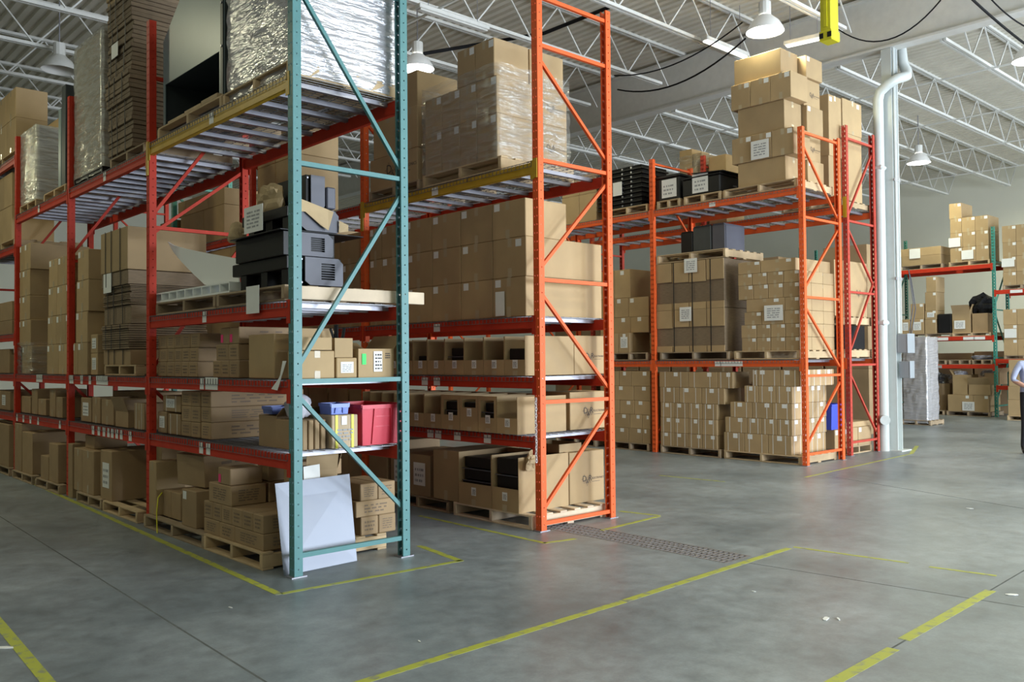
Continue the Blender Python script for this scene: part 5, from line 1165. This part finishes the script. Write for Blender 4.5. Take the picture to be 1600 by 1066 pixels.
# ================================================================== ROW 4 contents
Yq = Y4[0] + .12; zL = Z4[2] + DK
lb, gp = 'tall tan carton on the upper shelf of the dull red rack', 'tall cartons on the dull red rack'
zp = pallet(X4 + .0, X4 + 1.1, Yq - .02, Yq + 1.1, zL, 'pallet under the tall cartons of the dull red rack', .12, boards='y')
za = yc(1296, 1316, zp, 242, Yq, .5, lb, gp); yc(1296, 1316, za, 146, Yq, .5, lb, gp, tape='y', lab='y')
za = yc(1317, 1348, zp, 205, Yq, .5, lb, gp); yc(1317, 1347, za, 152, Yq, .5, lb, gp, tape='y', lab='yR')
zL = Z4[1] + DK
zp = pallet(X4 + .02, X4 + 1.08, Yq, Yq + 1.1, zL, 'lower pallet of black boxes on the dull red rack', .15, 'wood', boards='y')
za = yc(1316, 1352, zp, 508, Yq, .6, 'stack of black boxes between two pallets on the dull red rack', None, m='black_soft', name='black_box', cat='box')
zp = pallet(X4 + .02, X4 + 1.08, Yq, Yq + 1.1, za + .004, 'upper pallet stacked on the black boxes', .15, 'wood', boards='y')
yc(1305, 1328, zp, 405, Yq, .6, 'tan carton above the black boxes, narrower', None); yc(1328.5, 1356, zp, 408, Yq, .6, 'tan logo carton above the black boxes on the dull red rack', None, logo='y')
zp = pallet(X4 + .08, X4 + 1.0, Yq, Yq + 1.0, 0, 'pallet on the floor under the blue bin', .13, 'wood', boards='x')
za = zAt(672, xY(1305, Yq, zp), Yq)
for a, b_ in ((1305, 1319), (1319.5, 1341), (1341.5, 1362)): carton(xY(a, Yq, zp), xY(b_, Yq, zp), Yq, Yq + .5, zp, za, 'low tan labelled carton on the floor of the dull red rack', 'low cartons on the dull red rack floor', lab='y')
yc(1322, 1360, za, 661, Yq + .02, .45, 'flat tan carton lying on the low cartons of the dull red rack', None)
bin_(xY(1299, Yq, 1), xY(1319, Yq, 1), Yq + .0, Yq + .5, za + .002, .42, 'blue_plastic', 'deep blue plastic bin on the floor cartons of the dull red rack', False)

# ================================================================== between and behind: wrapped tower, far racks
X = 21.4; ya, yb = yX(1411, X, 0.5), yX(1437, X, .5); 
zp = pallet(X, X + .8, yb - .25, ya + .05, 0, 'pallet under the silver wrapped tower by the column', .12, 'wood_dark', boards='y')
carton(X + .05, X + .7, yb - .15, ya, zp, 2.0, 'tall carton inside the silver wrapped tower', None, m='card_pale', name='tower_carton')
wrap(X + .05, X + .7, yb - .15, ya, .05, 2.12, 'silvery wrapped tower standing behind the white column', 'film_opaque', amp=.02)
zL = Z5[1][2]
zp = pallet(X5 + .02, X5 + 1.05, yX(1546, X5, zL), yX(1482, X5, zL), zL, 'pallet under the tan cartons on the far green posted rack', .13, boards='y')
lb, gp = 'tan carton stacked on the top shelf of the far green posted rack', 'top shelf cartons of the far rack'
stack(X5 + .03, zp, [(382.6, [1484.8, 1504, 1524.5, 1545.5]), (359, [1484.8, 1504, 1524.3, 1545]), (335.5, [1484.5, 1502.5, 1523.5, 1544.5]), (316.5, [1483, 1502.5])], .8, lb, gp, lab='xR', tape='x')
note(X5 + .01, 1485, 1503, 372, 386, 'white sheet on the far carton stack, left column', wr=False); note(X5 + .01, 1504.5, 1523, 391, 405, 'white sheet on the far carton stack, middle column', wr=False)
zp = pallet(X5 + .02, X5 + 1.05, yX(1472, X5, zL), yX(1406, X5, zL), zL, 'pallet under the two long flat cartons of the far rack', .13, 'wood_dark', boards='y')
stack(X5 + .03, zp, [(397, [1408.5, 1470]), (384, [1407, 1470])], .8, 'long flat carton on the far rack with a white sheet', 'long flat cartons of the far rack')
note(X5 + .01, 1423, 1440, 389, 404, 'white sheet on the long flat far cartons', wr=False)
zL = Z5[0][2]; zp = pallet(X5 + .02, X5 + 1.05, yX(1625, X5, zL), yX(1566, X5, zL), zL, 'pallet in the far bay beyond the green post', .12, 'wood_dark', boards='y')
stack(X5 + .03, zp, [(421, [1567, 1588.5, 1612, 1635]), (396, [1567, 1588, 1612, 1635]), (373, [1566.5, 1588, 1611, 1634]), (346.5, [1565.5, 1587.5, 1610, 1632])], .8, 'tan carton on the high shelf beyond the far green post', 'high cartons beyond the far green post', lab='xR', tape='x')
note(X5 + .01, 1567, 1587, 404, 417, 'white sheet on the cartons beyond the far green post', wr=False)
zL = Z5[0][1]; stack(X5 + .03, zL + .1, [(529, [1568.5, 1590, 1611, 1632]), (506, [1568.5, 1590, 1611, 1632]), (481, [1567.5, 1589, 1611, 1632])], .8, 'tan carton with white sheet on the middle shelf beyond the far green post', 'middle cartons beyond the far green post', lab='xR')
pallet(X5 + .02, X5 + 1.05, yX(1632, X5, zL), yX(1568, X5, zL), zL, 'pallet under the middle cartons beyond the far green post', .1, 'wood_dark', boards='y')
note(X5 + .01, 1569, 1588, 514, 528, 'large white sheet on the middle cartons beyond the green post', wr=False)
XF = X5 - .98
zp = pallet(XF - .02, XF + .9, yX(1632, XF, 0), yX(1574, XF, 0), 0, 'floor pallet under the carton column beside the standing man', .12, boards='y')
stack(XF, zp, [(626, [1575, 1604, 1632]), (604.5, [1575, 1604, 1632]), (584.5, [1576, 1604, 1632]), (562, [1576, 1604, 1632])], .8, 'tan carton in the floor column beside the standing man', 'floor column cartons beside the man', lab='xR')
zL = Z5[1][1]
zp = pallet(X5 + .02, X5 + 1.05, yX(1486, X5, zL), yX(1408, X5, zL), zL, 'dark pallet under small cartons on the far middle shelf', .1, 'wood_dark', boards='y')
stack(X5 + .03, zp, [(499, [1408, 1422])], .6, 'short carton with sheet on the far middle shelf', None, sheet='x')
stack(X5 + .03, zp, [(498, [1423, 1444], 0, dict(sheet='x')), (474, [1423, 1444])], .6, 'small carton in the two high far stack', 'two high far cartons', lab='xR')
stack(X5 + .03, zp, [(499, [1445, 1463]), (485, [1445, 1463], 0, dict(sheet='x')), (456, [1445.5, 1463]), (432, [1447, 1463])], .6, 'small carton in the four high far column', 'four high far column', lab='xR')
tag(box('black_bin', X5 + .05, X5 + .7, yX(1486, X5, zL), yX(1464, X5, zL), zp, zAt(490, X5, yX(1486, X5, zL)), 'black_soft', None, .03), 'black box beside the four high far column', 'box')
zq = pallet(X5 + .02, X5 + 1.05, yX(1548, X5, zL), yX(1487, X5, zL), zL, 'pallet under the open carton and black bag on the far shelf', .1, 'wood', boards='y')
e = wallbox('open_carton', X5 + .05, X5 + .6, yX(1515, X5, zq), yX(1487, X5, zq), zq, zAt(486, X5, yX(1515, X5, zq)), 'open carton with raised flaps on the far middle shelf', m='card', flaps='xyX', lean=.35)
note(X5 + .03, 1491, 1508, 501, 514, 'white sheet on the far open carton')
zb_ = stack(X5 + .1, zq, [(489, [1519, 1544])], .5, 'dark carton under the far black bag', None, m='card_small', sheet='')
blob('black_bag', (X5 + .4, yX(1535, X5 + .4, 3), zb_ - .015), (.28, .30, .30), 'black_soft', 'black plastic bag heaped on the far middle shelf', 'bag', 21, 3, .35)
zL = Z5[1][0]
for k, (a, b_) in enumerate(((1448, 1478), (1482, 1516), (1518, 1552))): pallet(X5 + .02, X5 + 1.05, yX(b_, X5, zL), yX(a, X5, zL), zL, ['left', 'middle', 'right'][k] + 'most empty dark pallet on the low far shelf' if False else ['bare dark pallet behind the wrapped tower', 'dark pallet with loose film in the far rack', 'dark pallet next to the far green post'][k], .13, 'wood_dark', boards='y')
blob('loose_film', (X5 + .45, yX(1534, X5 + .4, 1.7), zL + .13), (.25, .26, .06), 'bag', 'loose clear film lying on the low far shelf pallet', 'plastic wrap', 31, 3, .45)
zp = pallet(X5 - .05, X5 + 1.0, yX(1548, X5, 0), yX(1480, X5, 0), 0, 'floor pallet under the wide cartons of the far rack', .13, 'wood_dark', boards='y')
stack(X5 - .03, zp, [(618, [1481, 1521, 1545])], .9, 'wide brown carton on the far floor pallet with a white sheet', 'wide far floor cartons', lab='xR')
note(X5 - .05, 1501, 1520, 628, 642, 'white sheet on the wide far floor carton')
zt = zAt(618, X5 - .03, yX(1545, X5, .3)) + .004
wallbox('open_carton', X5 - .02, X5 + .8, yX(1512, X5, .8), yX(1489, X5, .8), zt, zt + .55, 'open carton stuffed with clear bags on the far floor stack', m='card', flaps='Y', lean=.5)
wallbox('open_carton', X5 - .03, X5 + .8, yX(1548, X5, .8), yX(1514, X5, .8), zt, zt + .28, 'wide low open carton on the far floor stack', m='card', flaps='xX', lean=.8)
wallbox('open_carton', X5 + .2, X5 + .8, yX(1552, X5, .8) - .1, yX(1534, X5, .8), zt + .29, zt + .6, 'open carton with film atop the wide low far carton', m='card_small', flaps='y', lean=.6)
blob('loose_film', (X5 + .38, yX(1501, X5 + .38, 1.2), zt + .48), (.28, .15, .10), 'bag', 'clear film bulging from the stuffed far carton', 'plastic wrap', 33, 3, .5)
blob('loose_film', (X5 + .5, yX(1543, X5 + .5, 1.3), zt + .50), (.2, .16, .09), 'bag', 'clear film heaped by the far green post', 'plastic wrap', 35, 3, .5)
ya, yb = yX(1446, X5, .3), yX(1476, X5, .3); q = MB(); n_ = 8
pts = [((ya - yb) / 2 * math.cos(math.pi / 8 + k * math.pi / 4) * 1.05, (ya - yb) / 2 * math.sin(math.pi / 8 + k * math.pi / 4) * 1.05, 0) for k in range(8)]
e = empty('octagonal_carton', (X5 + .5, (ya + yb) / 2, .13)); tag(e, 'octagonal brown carton heaped with silvery scrap on the far floor', 'carton'); q.poly(pts, (0, 0, .75)); q.build('body', 'card_small', e)
pallet(X5 - .05, X5 + 1.0, yb, ya, 0, 'floor pallet under the octagonal scrap carton', .13, 'wood_dark', boards='y')
blob('metal_scrap', (X5 + .5, (ya + yb) / 2, .88), (.30, .17, .13), 'steel_plate', 'tangled silvery scrap in the octagonal carton', 'scrap', 41, 4, .8)
# carton pile added deeper between the rows to hide the pale wall
for k in range(9):
    for z0_, z1_ in ((0, 1.4), (1.4, 2.8), (2.8, 4.0 + R(-.3, .3))): carton(18.2, 19.2, 8.6 + k * 1.05, 9.6 + k * 1.05, z0_, z1_, 'big tan filler carton in the tall pile far behind the strapped carton rack', 'far tall carton pile', m='card_small', tape='x')

# cartons added behind the display row and in far bays to darken the gaps
for lv, h_ in ((1, .36), (2, .34)):
    y = Y2[0] + .70
    for k in range(11):
        if (k * .56 + .62) % 3.06 < 2.9: carton(6.60, 6.885, y + k * .56, y + k * .56 + .52, Z2[lv] + DK, Z2[lv] + DK + h_, 'plain filler carton behind the display cartons on the %s shelf' % ('lowest', 'second')[lv - 1], 'filler cartons behind the %s display row' % ('lowest', 'second')[lv - 1], m='card_small')
for k in range(9):
    carton(X4 + .1, X4 + .9, 8.3 + k * .62, 8.9 + k * .62, .002, 1.3 + R(-.15, .1), 'tall brown filler carton on the floor behind the strapped carton rack', 'floor filler cartons behind the strapped rack', m='card_small')
    if k < 7: carton(X4 + .1, X4 + .9, 8.3 + k * .62, 8.9 + k * .62, Z4[1] + DK, Z4[1] + 1.4 + R(-.4, .3), 'tan filler carton on the shelf behind the strapped carton rack', 'shelf filler cartons behind the strapped rack', m='card_small')

# ------------------------------------------------------------------ the man at the edge of the aisle
def person():
    p = onz(1614, 708); s_ = 1.06; az = math.atan2(_rt[1], _rt[0])
    V = []; E_ = []; RD = []
    def add(co, r_, par=None):
        V.append(co); RD.append(r_)
        if par is not None: E_.append((par, len(V) - 1))
        return len(V) - 1
    pel = add((0, 0, .96), (.155, .11)); sp = add((0, .01, 1.14), (.15, .105), pel); ch_ = add((0, .01, 1.34), (.17, .115), sp); nb = add((0, .01, 1.475), (.07, .065), ch_); nk = add((0, 0, 1.55), (.055, .055), nb)
    hd = add((0, -.015, 1.63), (.075, .088), nk); tp = add((0, -.01, 1.72), (.072, .085), hd); add((0, 0, 1.765), (.045, .055), tp)
    for sx in (-1, 1):
        sh = add((sx * .17, .01, 1.425), (.065, .065), ch_); ua = add((sx * .235, .01, 1.33), (.052, .052), sh); el = add((sx * .285, .03, 1.17), (.043, .043), ua)
        fa = add((sx * .22, -.10, 1.10), (.038, .038), el); wr = add((sx * .125, -.20, 1.03), (.026, .022), fa); pm = add((sx * .08, -.235, 1.005), (.034, .018), wr)
        for k, (dx, dz, L1) in enumerate(((.0, .028, .036), (.0, .010, .042), (.0, -.008, .040), (.0, -.026, .032))):
            a = add((sx * (.045), -.255, 1.0 + dz), (.0095, .0095), pm); b2 = add((sx * (.045 - L1), -.262, .985 + dz), (.0085, .0085), a); add((sx * (.045 - L1 * 1.5), -.245, .972 + dz), (.0075, .0075), b2)
        a = add((sx * .09, -.25, 1.045), (.011, .011), pm); add((sx * .06, -.275, 1.055), (.009, .009), a)
        hp = add((sx * .095, .0, .88), (.095, .10), pel); kn = add((sx * .115, -.01, .50), (.062, .065), hp); an = add((sx * .125, .03, .11), (.045, .05), kn); ft = add((sx * .15, -.03, .045), (.045, .04), an); add((sx * .21, -.14, .035), (.04, .03), ft)
    me = bpy.data.meshes.new('b'); me.from_pydata(V, E_, []); o = bpy.data.objects.new('b', me); COL.objects.link(o)
    o.modifiers.new('s', 'SKIN'); sv = me.skin_vertices[0].data if me.skin_vertices else None
    if sv is None:
        bm = bmesh.new(); bm.from_mesh(me); bm.verts.layers.skin.verify(); bm.to_mesh(me); bm.free(); sv = me.skin_vertices[0].data
    for i, r_ in enumerate(RD): sv[i].radius = r_; sv[i].use_root = (i == 0)
    sb = o.modifiers.new('u', 'SUBSURF'); sb.levels = 2; sb.render_levels = 2
    bpy.context.view_layer.update(); dg_ = bpy.context.evaluated_depsgraph_get()
    m2 = bpy.data.meshes.new_from_object(o.evaluated_get(dg_)); bpy.data.objects.remove(o)
    m2.materials.clear()
    for nm in ('skin', 'shirt', 'trousers', 'shoe'): m2.materials.append(MATS[nm])
    for f_ in m2.polygons:
        c = f_.center; f_.use_smooth = True; ax = abs(c.x); arm = c.y < -.12 and .9 < c.z < 1.12 or (ax > .2 and c.z < 1.155 and c.z > 1.0)
        f_.material_index = 3 if c.z < .10 else 2 if c.z < .985 and not (c.y < -.13) else 0 if (arm or c.z > 1.50) else 1
    b2 = link('person', m2, None, (p[0], p[1], 0), (0, 0, az)); b2.scale = (s_, s_, s_)
    zmin = min(v.co.z for v in m2.vertices); b2.location.z = -zmin * s_
    tag(b2, 'man in a pale blue shirt and dark trousers standing past the white column', 'person')
    bm = bmesh.new(); bmesh.ops.create_icosphere(bm, subdivisions=3, radius=1)
    for v in bm.verts: v.co = Vector((v.co.x * .088, v.co.y * .105, v.co.z * .085))
    bmesh.ops.delete(bm, geom=[v for v in bm.verts if v.co.z < .01 and v.co.y < .03], context='VERTS')
    mh = bpy.data.meshes.new('hair'); bm.to_mesh(mh); bm.free(); mh.materials.append(MATS['hair']); link('hair', mh, b2, (0, .005, 1.695))
    for sx in (-1, 1):
        q = MB().prism((sx * .03, -.098, 1.665), (sx * .03, -.102, 1.665), .011, 8); q.build('eye', 'hair', b2); q = MB().prism((sx * .076, 0, 1.64), (sx * .09, .01, 1.645), .024, 8); q.build('ear', 'skin', b2)
    q = MB().prism((0, -.10, 1.655), (0, -.122, 1.62), .008, 6, .015); q.build('nose', 'skin', b2); q = MB().box(-.024, .024, -.104, -.096, 1.585, 1.593); q.build('mouth', 'red_label', b2)
person()

# cartons added behind the far rack to darken the wall in its gaps
for k in range(8):
    for z0_, z1_ in ((0, .95), (.95, 1.8 + R(-.15, .1))):
        carton(27.2, 28.2, 6.3 + k * 1.15, 7.4 + k * 1.15, z0_, z1_, 'big brown filler carton behind the far green posted rack', 'filler cartons behind the far rack', m='card_small')
